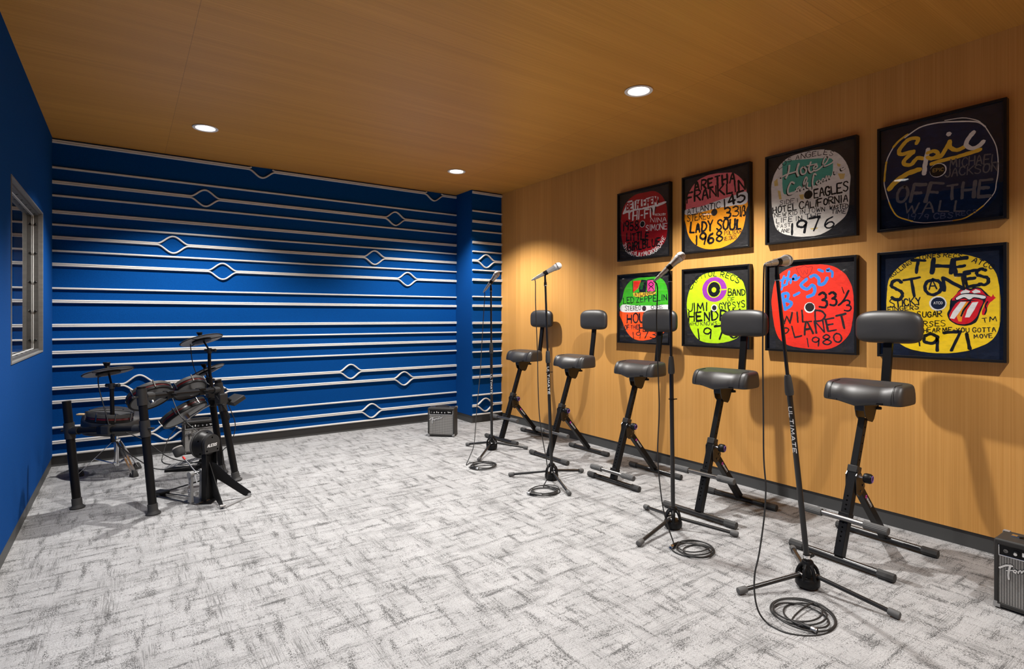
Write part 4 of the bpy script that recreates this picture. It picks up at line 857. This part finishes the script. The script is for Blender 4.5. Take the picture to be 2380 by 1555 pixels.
# ================================================================== THREE SMALL GUITAR AMPLIFIERS
def make_amp():
    """front faces -y, width along x, base at z = 0"""
    W_, D_, HH = .272, .142, .288
    th = thing('guitar_amplifier', (0, 0, 0), 'x', 'amplifier', 'small black guitar amplifiers')
    z0 = .008
    m = MB(); m.box2((-W_ / 2, .012, z0), (W_ / 2, D_, HH), .010, 3)
    e = .014
    m.box2((-W_ / 2, -.004, z0), (-W_ / 2 + e, .03, HH - .004), .005); m.box2((W_ / 2 - e, -.004, z0), (W_ / 2, .03, HH - .004), .005)
    m.box2((-W_ / 2, -.004, HH - e - .012), (W_ / 2, .03, HH), .008, 3); m.box2((-W_ / 2, -.004, z0), (W_ / 2, .03, z0 + .018), .005)
    m.build('cabinet', 'tolex', th)
    MB().box2((-W_ / 2 + e, .004, z0 + .018), (W_ / 2 - e, .014, .222)).build('grille_cloth', 'grille_cloth', th)
    pn = MB().box2((-W_ / 2 + e, .002, .222), (W_ / 2 - e, .014, HH - e - .010)).build('control_panel', 'black_satin', th)
    m = MB(); m.box2((-W_ / 2 + e, -.0005, .219), (W_ / 2 - e, .004, .2235), .0008); m.box2((-W_ / 2 + e, -.0005, .2235), (-W_ / 2 + e + .0035, .004, HH - e - .011), .0008); m.box2((W_ / 2 - e - .0035, -.0005, .2235), (W_ / 2 - e, .004, HH - e - .011), .0008)
    m.build('panel_trim', 'chrome', pn)
    MB().lathe([(.0075, 0), (.0075, .004), (.0045, .004), (.0045, .001), (.0001, .001)], (-.098, .002, .243), (0, -1, 0), 16).build('jack_socket', 'gunmetal', pn)
    for x in (-.066, -.022, .010, .042):
        kn = MB().lathe([(.0125, 0), (.0125, .002), (.0090, .003), (.0085, .013), (.0070, .0145), (.0001, .0146)], (x, .002, .243), (0, -1, 0), 18).build('control_knob', 'black_satin', pn)
        MB().lathe([(.0062, 0), (.0058, .0012), (.0001, .0013)], (x, -.0125, .243), (0, -1, 0), 14).build('knob_cap', 'chrome', kn)
    MB().box2((-.048, -.001, .236), (-.040, .002, .252), .001).build('channel_switch', 'white_print', pn)
    m = MB()
    for q in ([(.066, .247), (.076, .249), (.074, .238)], [(.076, .245), (.085, .246)], [(.086, .241), (.094, .248), (.097, .240)]): ribbon(m, q, .0036, lambda u, v, h: Vector((u, .0018 - h, v)), .0006)
    m.build('panel_print', 'white_print', pn, smooth=0)
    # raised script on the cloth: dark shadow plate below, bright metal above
    SC = [[(-.118, .168), (-.104, .180), (-.092, .187), (-.078, .1885)], [(-.083, .190), (-.088, .170), (-.090, .150), (-.089, .132)], [(-.098, .164), (-.086, .168), (-.076, .173)],
        [(-.074, .165), (-.064, .171), (-.069, .176), (-.075, .168), (-.066, .163)], [(-.060, .166), (-.057, .176), (-.052, .180), (-.050, .171)], [(-.050, .171), (-.043, .183), (-.039, .176), (-.034, .175)],
        [(-.020, .186), (-.030, .186), (-.031, .176), (-.020, .181)], [(-.011, .209), (-.018, .192), (-.018, .182), (-.010, .184)], [(-.006, .185), (.004, .191), (-.001, .196), (-.007, .188), (.002, .183)], [(.009, .187), (.013, .198), (.018, .199), (.022, .196)]]
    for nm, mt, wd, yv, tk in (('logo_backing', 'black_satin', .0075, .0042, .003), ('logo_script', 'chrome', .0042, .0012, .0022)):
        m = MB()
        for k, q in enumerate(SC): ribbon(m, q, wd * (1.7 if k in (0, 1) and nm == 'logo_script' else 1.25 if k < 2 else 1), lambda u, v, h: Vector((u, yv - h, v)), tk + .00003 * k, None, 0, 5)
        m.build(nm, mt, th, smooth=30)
    for sx in (-1, 1):
        for (y, zz, sz) in ((-.004, z0, 1), (D_, z0, 1), (D_, HH, -1)):
            sy = 1 if y < .05 else -1; m = MB(); x = sx * W_ / 2
            m.box2((x - sx * .021, y - sy * .0012, zz - sz * .0012), (x + sx * .0012, y + sy * .021, zz + sz * .0012), .0006)
            m.box2((x - sx * .0012, y - sy * .0012, zz), (x + sx * .0014, y + sy * .021, zz + sz * .021), .0006)
            m.box2((x - sx * .021, y - sy * .0016, zz), (x + sx * .0012, y + sy * .0012, zz + sz * .012), .0006)
            m.box2((x - sx * .012, y - sy * .0016, zz + sz * .010), (x + sx * .0012, y + sy * .0012, zz + sz * .021), .0006)
            m.build('corner_protector', 'cast_grey', th)
    hs = catmull([(-.082, .075, HH + .002), (-.070, .075, HH + .006), (-.035, .075, HH + .011), (.035, .075, HH + .011), (.070, .075, HH + .006), (.082, .075, HH + .002)], 4)
    hn = MB().loft([[p + Vector((0, a, b)) for a, b in ((-.011, -.002), (.011, -.002), (.011, .0025), (-.011, .0025))] for p in hs]).build('carry_handle', 'tolex', th)
    for sx in (-1, 1): MB().box2((sx * .070, .062, HH - .001), (sx * .098, .088, HH + .006), .0025).build('handle_cap', 'chrome', hn)
    for sx in (-1, 1):
        for y in (.02, D_ - .02): MB().cyl((sx * .11, y, 0), (sx * .11, y, .009), .011, .012, 12).build('rubber_foot', 'rubber', th)
    return th
AMPS = [(2.944, .597, -90, 'small black guitar amplifier with silver grille against the wood wall, cut by the frame'),
    (2.577, 4.930, -43.0, 'small black guitar amplifier with silver grille near the blue pilaster'),
    (.540, 5.555, 0.0, 'small black guitar amplifier with silver grille behind the drum kit')]
ap = make_amp()
for i, (x, y, a, lb) in enumerate(AMPS):
    o = ap if i == 0 else copy_tree(ap)
    o['label'] = lb; o.rotation_euler = (0, 0, R(a))
    # x, y is the middle of the lower front edge
    o.location = (x, y, 0)
bpy.context.view_layer.update()
# ================================================================== ELECTRONIC DRUM KIT
KO = (.20, 4.35, 0)
kit = thing('electronic_drum_kit', KO, 'black electronic drum kit with red-edged pads on a tube rack', 'drum kit')
def kp(mb, name, mat, parent=None, smooth=40): return mb.build(name, mat, parent or kit, KO, smooth)
LEGS = dict(A=((-.25, 4.397, 0), (-.307, 4.437, .669)), B=((.135, 4.0, 0), (.074, 4.043, .774)), C=((.661, 4.471, 0), (.549, 4.549, .735)), D=((.605, 4.742, 0), (.520, 4.805, .735)))
for n, (b, t) in LEGS.items():
    b, t = Vector(b), Vector(t); d = (t - b).normalized()
    lg = kp(MB().tube([b + d * .03, t], .0235, 22), 'rack_leg', 'black_satin')
    kp(MB().lathe([(.040, 0), (.041, .006), (.036, .012), (.029, .018), (.0275, .024), (.0275, .062), (.0245, .064)], b, d, 22), 'rubber_foot', 'rubber', lg)
    kp(MB().lathe([(.0245, 0), (.0245, .004), (.018, .006), (.0001, .006)], t - d * .002, d, 20), 'end_cap', 'plastic_grey', lg)
def on(n, z):
    b, t = Vector(LEGS[n][0]), Vector(LEGS[n][1]); return b.lerp(t, z / t.z)
def clampjoint(p, d, up):
    m = MB(); d = Vector(d).normalized(); up = Vector(up).normalized()
    m.tube([p - up * .050, p + up * .050], .0285, 22); m.tube([p + d * .020, p + d * .075], .0255, 20)
    s = d.cross(up).normalized(); m.cyl(p - d * .030 - s * .004, p - d * .062 - s * .004, .0075, seg=10); m.box(p - d * .062 - s * .004, (.012, .026, .010))
    kp(m, 'rack_clamp', 'plastic_grey')
def legdir(n): return (Vector(LEGS[n][1]) - Vector(LEGS[n][0])).normalized()
for a, za, b, zb in (('A', .485, 'B', .52), ('B', .712, 'C', .665), ('C', .56, 'D', .56)):
    p, q = on(a, za), on(b, zb); d = (q - p).normalized()
    kp(MB().tube([p + d * .02, q - d * .02], .0195, 20), 'rack_bar', 'black_satin')
    clampjoint(p, d, legdir(a)); clampjoint(q, -d, legdir(b))
def drum(name, c, n, r, hgt, tgt, lugs=6, rim=.011):
    c, n = Vector(c), Vector(n).normalized(); u, v, _ = frame(n)
    sh = kp(MB().lathe([(r * .94, -hgt * .94), (r * .965, -hgt * .90), (r * .965, -.004), (r * .90, -.004), (r * .90, -hgt * .94)], c, n, 44, True), name, 'red_shell')
    kp(MB().lathe([(r * .955, .003), (r * .985, .006), (r, .003), (r * 1.0, -.016), (r * .965, -.0175), (r * .955, -.010)], c, n, 48, True), 'rubber_rim', 'rubber', sh)
    kp(MB().lathe([(r * .955, -.030), (r * .99, -.030), (r * .995, -hgt * .92), (r * .97, -hgt), (r * .90, -hgt), (r * .90, -hgt * .90), (r * .955, -hgt * .88)], c, n, 48, True), 'lower_rim', 'black_satin', sh)
    kp(MB().lathe([(.0001, .001), (r * .8, .0005), (r * .955, -.002), (r * .955, -.007), (.0001, -.006)], c, n, 44), 'mesh_head', 'mesh_head', sh)
    kp(MB().lathe([(.0001, -hgt * .72), (r * .45, -hgt * .72), (r * .90, -hgt * .80), (r * .90, -hgt * .95), (r * .40, -hgt * 1.02), (.0001, -hgt * 1.02)], c, n, 36), 'underside', 'gunmetal', sh)
    for k in range(lugs):
        a = 2 * PI * (k + .3) / lugs; d = u * math.cos(a) + v * math.sin(a)
        m = MB(); m.bar(c + d * (r * 1.015) + n * .004, c + d * (r * 1.0) - n * (hgt * .8), .007, .006, d, .001); m.cyl(c + d * (r * 1.015) + n * .002, c + d * (r * 1.015) + n * .014, .0042, seg=8)
        kp(m, 'tension_lug', 'gunmetal', sh)
    # mounting arm with a ball clamp
    tgt = Vector(tgt); bot = c - n * (hgt + .01)
    m = MB(); m.cyl(c - n * (hgt * .95), bot - n * .020, .020, .016, 14); m.tube([bot - n * .012, bot.lerp(tgt, .55), tgt], .0075, 10); m.sphere(tgt, .021, 14)
    kp(m, 'pad_mount', 'steel', sh)
    m = MB(); m.box(tgt, (.05, .05, .05), Matrix.Rotation(.6, 3, 'Z'), .006); m.cyl(tgt + Vector((.02, -.02, 0)), tgt + Vector((.045, -.045, .0)), .008, seg=10)
    kp(m, 'bar_clamp', 'black_satin', sh)
pB, pC = on('B', .712), on('C', .665); pA, pB2 = on('A', .485), on('B', .52)
drum('tom_pad', (.120, 4.331, .698), (-.31, .57, .761), .131, .050, pB.lerp(pC, .30))
drum('tom_pad', (.361, 4.565, .706), (-.308, .60, .738), .112, .050, pB.lerp(pC, .72))
drum('tom_pad', (.341, 4.762, .506), (-.462, .377, .803), .163, .052, (.545, 4.70, .552))
drum('snare_pad', (-.084, 4.389, .580), (.115, .0, .993), .128, .050, pA.lerp(pB2, .45), 8)
def cymbal(c, n, r, post):
    c, n = Vector(c), Vector(n).normalized(); u, v, _ = frame(n)
    cy = kp(MB().lathe([(.0001, .014), (.020, .014), (.034, .008), (r * .97, -.005), (r, -.008), (r * .985, -.0115), (r * .9, -.0105), (.05, -.004), (.0001, -.004)], c, n, 48), 'cymbal_pad', 'mesh_head', smooth=50)
    kp(MB().lathe([(.05, -.0045), (r * .95, -.0112), (r * .95, -.0135), (.05, -.009)], c, n, 48, True), 'cymbal_underside', 'cymbal_grey', cy)
    kp(MB().lathe([(.0001, -.004), (.066, -.007), (.066, -.021), (.040, -.024), (.0001, -.024)], c, n, 28), 'sensor_housing', 'black_satin', cy)
    for a in (.4, 2.5, 4.6): 
        d = u * math.cos(a) + v * math.sin(a); kp(MB().bar(c + d * .06 - n * .013, c + d * r * .93 - n * .0145, .006, .004, n), 'underside_rib', 'black_satin', cy)
    m = MB().lathe([(.0001, .046), (.012, .046), (.0165, .050), (.0185, .048), (.0165, .036), (.0125, .029), (.0145, .024), (.0150, .012), (.0001, .012)], c, n, 18); m.box(c + n * .050, (.040, .010, .010), None, .002)
    kp(m, 'wing_nut', 'black_satin', cy)
    post = [Vector(p) for p in post]
    st = kp(MB().tube([c + n * .02, post[0]], .0062, 12), 'cymbal_rod', 'black_satin', cy)
    if len(post) > 1:
        kp(MB().tube(post, .0120, 14), 'cymbal_arm', 'black_satin', cy)
        m = MB(); d = (post[0] - post[1]).normalized(); m.cyl(post[0] - d * .022, post[0] + d * .012, .017, seg=14); m.cyl(post[0] + Vector((-.03, .018, 0)), post[0] + Vector((.028, -.018, 0)), .010, seg=12); m.sphere(post[0] + Vector((.036, -.022, 0)), .012, 10)
        kp(m, 'tilter', 'plastic_grey', cy)
cymbal((-.095, 4.335, .858), (-.141, .232, .962), .139, [(-.076, 4.322, .765), (-.072, 4.319, .585), (-.070, 4.317, .405)])
cymbal((.467, 4.796, 1.03), (-.207, .277, .939), .149, [(.519, 4.770, .944), (.522, 4.792, .80), (.535, 4.79, .60)])
cymbal((.517, 4.945, .778), (-.362, .284, .888), .134, [(.530, 4.96, .70), (.535, 4.85, .655), (.530, 4.80, .64)])
m = MB(); m.box(pA.lerp(pB2, .52), (.060, .060, .055), Matrix.Rotation(.8, 3, 'Z'), .008); kp(m, 'rack_clamp', 'plastic_grey')
kp(MB().box(on('C', .60), (.065, .065, .075), Matrix.Rotation(.5, 3, 'Z'), .008), 'rack_clamp', 'plastic_grey')
kp(MB().box(on('D', .62), (.065, .065, .085), Matrix.Rotation(.2, 3, 'Z'), .008), 'rack_clamp', 'plastic_grey')
# control module on the far right
Mz = Matrix.Rotation(.32, 3, 'Z') @ Matrix.Rotation(-.5, 3, 'Y')
mo = kp(MB().box((.668, 4.60, .575), (.10, .15, .034), Mz, .006), 'drum_module', 'plastic_grey')
m = MB(); m.tube([(.60, 4.545, .60), (.635, 4.575, .575)], .012, 12); kp(m, 'module_bracket', 'black_satin', mo)
# leads
for pts in ([(-.144, 4.308, .845), (-.141, 4.329, .755), (-.104, 4.26, .60), (-.063, 4.20, .447), (.006, 4.22, .35), (.09, 4.22, .269), (.147, 4.22, .225), (.253, 4.17, .216), (.392, 4.135, .230)],
    [(-.02, 4.60, .42), (.104, 4.562, .347), (.231, 4.473, .238), (.344, 4.35, .21), (.441, 4.20, .22)],
    [(.398, 4.845, 1.005), (.408, 4.777, .858), (.435, 4.696, .763), (.50, 4.60, .70)],
    [(.254, 4.457, .66), (.30, 4.30, .53), (.40, 4.16, .43)],
    [(.55, 4.56, .66), (.60, 4.62, .56), (.63, 4.60, .44), (.60, 4.68, .50), (.56, 4.78, .62)],
    [(.50, 4.55, .69), (.56, 4.50, .58), (.62, 4.50, .47), (.60, 4.60, .40), (.58, 4.72, .48)],
    [(.62, 4.58, .55), (.665, 4.55, .40), (.645, 4.62, .25), (.60, 4.73, .16), (.62, 4.66, .012), (.70, 4.56, .008)]):
    kp(MB().tube(catmull(pts, 6), .0032, 8), 'lead', 'cable_black', smooth=80)
# ------------------------------------------------------------------ kick tower
TO = (.44, 4.083, 0)
tw = thing('kick_drum_tower', TO, 'black kick pad tower with a round pad facing the drum pedal', 'drum')
def tp(mb, name, mat, parent=None, smooth=40): return mb.build(name, mat, parent or tw, TO, smooth)
fd = Vector((.572, -.820, 0)); rt = Vector((.820, .572, 0))   # out to the room, and sideways
Bt = Vector(TO)
m = MB(); m.prism([(-.040, 0), (.040, 0), (.040, .345), (-.040, .345)], Bt - fd * .012, rt, (0, 0, 1), fd, .006)
for sg in (-1, 1): m.prism([(-.012, 0), (.026, 0), (.026, .345), (-.012, .345)], Bt + rt * (sg * .040 - .003), fd, (0, 0, 1), rt, .006)
tp(m, 'tower_post', 'black_satin')
KC = Bt + Vector((0, 0, .368))
pd = tp(MB().lathe([(.0001, -.062), (.080, -.062), (.087, -.058), (.088, -.040), (.080, -.030), (.072, .002), (.066, .010), (.0001, .010)], KC, fd, 44), 'kick_pad', 'black_satin')
tp(MB().torus(KC - fd * .052, fd, .087, .0075, 44, 10), 'pad_rim', 'rubber', pd)
m = MB(); arc = [(.052, -.048)] + [(.058 * math.cos(a), .006 + .058 * math.sin(a)) for a in [PI * k / 16 for k in range(17)]] + [(-.052, -.048)]
m.prism([(x * 1.02, z * 1.05) for x, z in arc], KC + fd * .010, rt, (0, 0, 1), fd, .022)
pl = tp(m, 'rear_plate', 'plastic_grey', pd)
m = MB()
for st in text_strokes('ALESIS', [(-.034, -.010), (.034, -.010)], .016): ribbon(m, [(p[0] + p[1] * .25, p[1]) for p in st], .0036, lambda u, v, h: KC + fd * (.0321 + h) + rt * u + Vector((0, 0, v)), .0005)
tp(m, 'plate_print', 'white_print', pl, 0)
m = MB()
for q in ((-.040, -.034), (.040, -.034), (0, .048)): m.cyl(KC + fd * .031 + rt * q[0] + Vector((0, 0, q[1])), KC + fd * .0326 + rt * q[0] + Vector((0, 0, q[1])), .0055, seg=10)
for a in (.5, 1.6, 2.7, 3.9, 5.4):
    d = rt * math.cos(a) + Vector((0, 0, math.sin(a))); m.cyl(KC - fd * .012 + d * .070, KC - fd * .010 + d * .0775, .005, seg=10)
tp(m, 'screw_hole', 'hole', pd)
W1, W2 = Vector((.492, 3.862, .010)), Vector((.674, 4.026, .010))
for wf, sg in ((W1, -1), (W2, 1)):
    d = (wf - Bt); d.z = 0; L_ = d.length; d.normalize(); s = d.cross(Vector((0, 0, 1)))
    m = MB(); m.prism([(.018, .250), (.045, .238), (L_ * .62, .120), (L_ + .008, .032), (L_ + .012, .008), (L_ - .010, .0), (L_ - .035, .012), (.060, .130), (.018, .150)] if sg > 0 else [(.010, .255), (.028, .240), (L_ + .004, .030), (L_ + .006, .004), (L_ - .015, .0), (.085, .050), (.010, .175)], Bt - s * .0025, d, (0, 0, 1), s, .005)
    br = tp(m, 'tower_brace', 'black_satin')
    m = MB(); m.cyl(wf + Vector((0, 0, .008)) - s * .016, wf + Vector((0, 0, .008)) + s * .016, .010, seg=12); tp(m, 'brace_bolt', 'steel', br)
tp(MB().bar(W1 + Vector((0, 0, -.004)), W2 + Vector((0, 0, -.004)), .024, .008, (0, 0, 1), .001), 'floor_bar', 'cast_grey')
tp(MB().bar(Bt + Vector((-.05, .0, .004)) , Bt + fd * .05 + Vector((0, 0, .004)), .10, .007, (0, 0, 1), .001), 'base_plate', 'black_satin')
# ------------------------------------------------------------------ kick pedal
PO = (.30, 4.22, 0)
pdl = thing('kick_pedal', PO, 'chain-drive kick pedal with a felt beater in front of the kick tower', 'drum pedal')
def pp(mb, name, mat, parent=None, smooth=40): return mb.build(name, mat, parent or pdl, PO, smooth)
hl, ft = Vector((.180, 4.400, .012)), Vector((.375, 4.120, .105)); pdir = (ft - hl); pdir.z = 0; pdir.normalize(); ps = pdir.cross(Vector((0, 0, 1)))
pp(MB().bar(hl - pdir * .035 + Vector((0, 0, .006)), hl + pdir * .055 + Vector((0, 0, .010)), .075, .022, (0, 0, 1), .004), 'heel_plate', 'black_satin')
pp(MB().bar(hl + pdir * .055 + Vector((0, 0, .018)), ft + Vector((0, 0, .02)), .068, .008, (0, 0, 1), .002), 'footboard', 'black_satin')
for sg in (-1, 1): pp(MB().tube([hl + ps * sg * .030 + pdir * .03 - Vector((0, 0, .004)), Vector((.372, 4.106, .008)) + ps * sg * .05], .0042, 8), 'radius_rod', 'gunmetal')
hub = Vector((.372, 4.123, .190))
for sg in (-1, 1):
    b = Vector((.372, 4.106, 0)) + ps * sg * .040
    pp(MB().loft([[b + ps * x * k + pdir * y * k + Vector((0, 0, z)) for x, y in ((-.0075, -.013), (.0075, -.013), (.0075, .013), (-.0075, .013))] for z, k in ((.0, 1.35), (.02, 1.2), (.10, 1.0), (.175, .85), (.185, .8))]), 'pedal_post', 'cast_grey')
    pp(MB().cyl(b + Vector((0, 0, .188)) - ps * .014, b + Vector((0, 0, .188)) + ps * .014, .0185, seg=18), 'bearing', 'cast_grey')
a_, b_ = Vector((.372, 4.106, .188)) - ps * .045, Vector((.372, 4.106, .188)) + ps * .045
pp(MB().tube([a_, b_], .0075, 12), 'axle', 'steel')
pp(MB().box((.372, 4.106, .006), (.13, .10, .010), Matrix.Rotation(math.atan2(pdir.y, pdir.x), 3, 'Z'), .003), 'base_plate', 'gunmetal')
m = MB()
for k in range(12): m.box(Vector((.365, 4.116, .175)).lerp(Vector((.378, 4.108, .115)), k / 11), (.006, .006, .0045), Matrix.Rotation(k * 1.57, 3, 'Z'))
for sg in (-1, 1):
    c = Vector((.372, 4.106, .05)) + ps * sg * .054; hel = []
    for k in range(80): hel.append(c + Vector((.006 * math.cos(k * .9), .006 * math.sin(k * .9), .0012 * k)))
    m.tube(hel, .0013, 5)
pp(m, 'chain_and_spring', 'chrome')
bh = Vector((.287, 4.215, .306)); sh = Vector((.372, 4.106, .190)); bd = (bh - sh).normalized()
bt = pp(MB().tube([sh - bd * .02, bh + bd * .014], .0038, 10), 'beater_shaft', 'steel')
pp(MB().lathe([(.0001, -.034), (.030, -.034), (.034, -.029), (.034, .010), (.029, .017), (.0001, .017)], bh, (pdir * .55 + Vector((0, 0, -.83))).normalized(), 24), 'beater_head', 'rubber', bt)
pp(MB().lathe([(.0001, -.043), (.027, -.043), (.0315, -.039), (.032, -.0335), (.0001, -.0335)], bh, (pdir * .55 + Vector((0, 0, -.83))).normalized(), 24), 'beater_felt', 'felt_white', bt)
pp(MB().tube([bh - bd * .036, bh - bd * .060], .0065, 10), 'memory_lock', 'red_plastic', bt)
# ------------------------------------------------------------------ hi-hat pedal
HO = (.38, 5.0, 0)
hp = thing('hi_hat_pedal', HO, 'flat black hi-hat pedal with a pale ribbed footboard behind the kick pedal', 'drum pedal')
q0, q1 = Vector((.255, 5.06, 0)), Vector((.500, 4.975, 0)); hd_ = (q1 - q0).normalized(); hs_ = hd_.cross(Vector((0, 0, 1)))
MB().bar(q0 + Vector((0, 0, .010)), q1 + Vector((0, 0, .010)), .10, .018, (0, 0, 1), .003).build('pedal_base', 'black_satin', hp, HO)
f0, f1 = q0 + Vector((0, 0, .028)), q1 + Vector((0, 0, .092))
fb = MB().bar(f0, f1, .090, .008, (0, 0, 1), .002).build('footboard', 'cast_grey', hp, HO)
m = MB(); dn = (f1 - f0).normalized(); un = hs_.cross(dn)
if un.z < 0: un = -un
for k in range(9): m.bar(f0 + dn * (.018 + k * .026) + un * .0045 - hs_ * .036, f0 + dn * (.018 + k * .026) + un * .0045 + hs_ * .036, .012, .003, un, .0008)
m.build('tread', 'rubber_grey', fb, HO)
MB().prism([(0, .015), (.06, .015), (.06, .085), (.03, .080)], q1 - hd_ * .05 - hs_ * .035, hd_, (0, 0, 1), hs_, .07).build('sensor_block', 'black_satin', hp, HO)
# ------------------------------------------------------------------ drum throne
NO = (-.061, 5.219, 0)
tn = thing('drum_throne', NO, 'black saddle-seat drum throne on a chrome tripod behind the snare pad', 'stool')
def np_(mb, name, mat, parent=None, smooth=40): return mb.build(name, mat, parent or tn, NO, smooth)
c = Vector((NO[0], NO[1], 0)); n = 56; rings = []
ta = R(-65)                                             # the saddle points at the kit
for sc, z in ((.82, .315), (.95, .318), (1.0, .330), (1.01, .36), (1.0, .405), (.97, .430), (.90, .447), (.75, .455), (.5, .452), (.25, .446), (.06, .444)):
    ring = []
    for k in range(n):
        a = 2 * PI * k / n
        rr = .225 + .045 * math.cos(2 * a) - .035 * math.exp(-((abs(((a + PI) % (2 * PI)) - PI) - .85) / .4) ** 2)
        x, y = rr * math.cos(a) * sc * .86, rr * math.sin(a) * sc * 1.12
        bk = max(0, -x / .23)
        zz = z + (.055 * bk ** 2 if z > .40 else 0)
        ring.append(c + Vector((x * math.cos(ta) - y * math.sin(ta), x * math.sin(ta) + y * math.cos(ta), zz)))
    rings.append(ring)
st = np_(MB().loft(rings), 'seat', 'leather', smooth=70)
MB().tube([p + Vector((0, 0, .0)) for p in rings[3]] + [rings[3][0]], .004, 6).build('piping', 'rubber_grey', st, NO)
np_(MB().tube([c + Vector((0, 0, .06)), c + Vector((0, 0, .31))], .0125, 18), 'seat_post', 'chrome')
np_(MB().tube([c + Vector((0, 0, .055)), c + Vector((0, 0, .25))], .0165, 18), 'outer_tube', 'chrome')
np_(MB().lathe([(.017, 0), (.026, .003), (.026, .028), (.017, .030)], c + Vector((0, 0, .232)), (0, 0, 1), 20), 'collar', 'chrome')
np_(MB().lathe([(.017, 0), (.024, .003), (.024, .022), (.017, .024)], c + Vector((0, 0, .062)), (0, 0, 1), 20), 'collar', 'chrome')
for fx_, fy_ in ((-.292, 5.268), (.049, 4.826 + .19), (.072, 5.262)):
    f = Vector((fx_, fy_, .020)); d = (f - c); d.z = 0; d.normalize(); s = d.cross(Vector((0, 0, 1)))
    a = c + d * .024 + Vector((0, 0, .245)); lg = None
    m = MB()
    for sg in (-1, 1): m.bar(a + s * sg * .011, f + s * sg * .011, .003, .015, s, .0005)
    lg = np_(m, 'leg', 'chrome')
    m = MB(); mid = a.lerp(f, .55)
    for sg in (-1, 1): m.bar(c + d * .022 + s * sg * .007 + Vector((0, 0, .075)), mid + s * sg * .007, .003, .012, s, .0005)
    np_(m, 'brace', 'chrome', lg)
    np_(MB().loft([[f + d * (x - .004) + s * y + Vector((0, 0, z - .02)) for x, y in ((-.022 * k, -.017 * k), (.024 * k, -.017 * k), (.024 * k, .017 * k), (-.022 * k, .017 * k))] for z, k in ((0, 1.1), (.012, 1.15), (.036, .85), (.050, .55))]), 'rubber_foot', 'rubber', lg, 25)
# ------------------------------------------------------------------ drumsticks lying on the throne
for i, (a, b, lb) in enumerate((((-.296, 5.268, .4670), (.042, 5.040, .4650), 'pale wooden drumstick on the drum throne, the farther of the pair'), ((-.305, 5.250, .4665), (.033, 5.016, .4645), 'pale wooden drumstick on the drum throne, the nearer of the pair'))):
    a, b = Vector(a), Vector(b); d = (b - a).normalized()
    o = MB().lathe([(.0001, 0), (.0055, .001), (.0070, .004), (.0072, .25), (.0058, .34), (.0042, .385), (.0034, .395), (.0052, .401), (.0050, .408), (.0001, .412)], a, d, 16).build('drumstick', 'hickory', None, tuple(a))
    o.location = a; tag(o, lb, 'drumstick', 'pair of drumsticks')
# ------------------------------------------------------------------ instrument lead from the far amplifier
lo = (.27, 5.40, 0)
o = MB().tube(catmull([(.445, 5.553, .243), (.404, 5.535, .271), (.345, 5.53, .237), (.287, 5.51, .15), (.247, 5.45, .03), (.243, 5.40, .006), (.262, 5.30, .0045), (.33, 5.20, .0045), (.39, 5.17, .0045), (.50, 5.22, .0045), (.60, 5.16, .0045)], 6), .0034, 8).build('instrument_lead', 'cable_black', None, lo, 80)
o.location = lo; tag(o, 'thin black lead running from the amplifier behind the drum kit onto the carpet', 'cable')
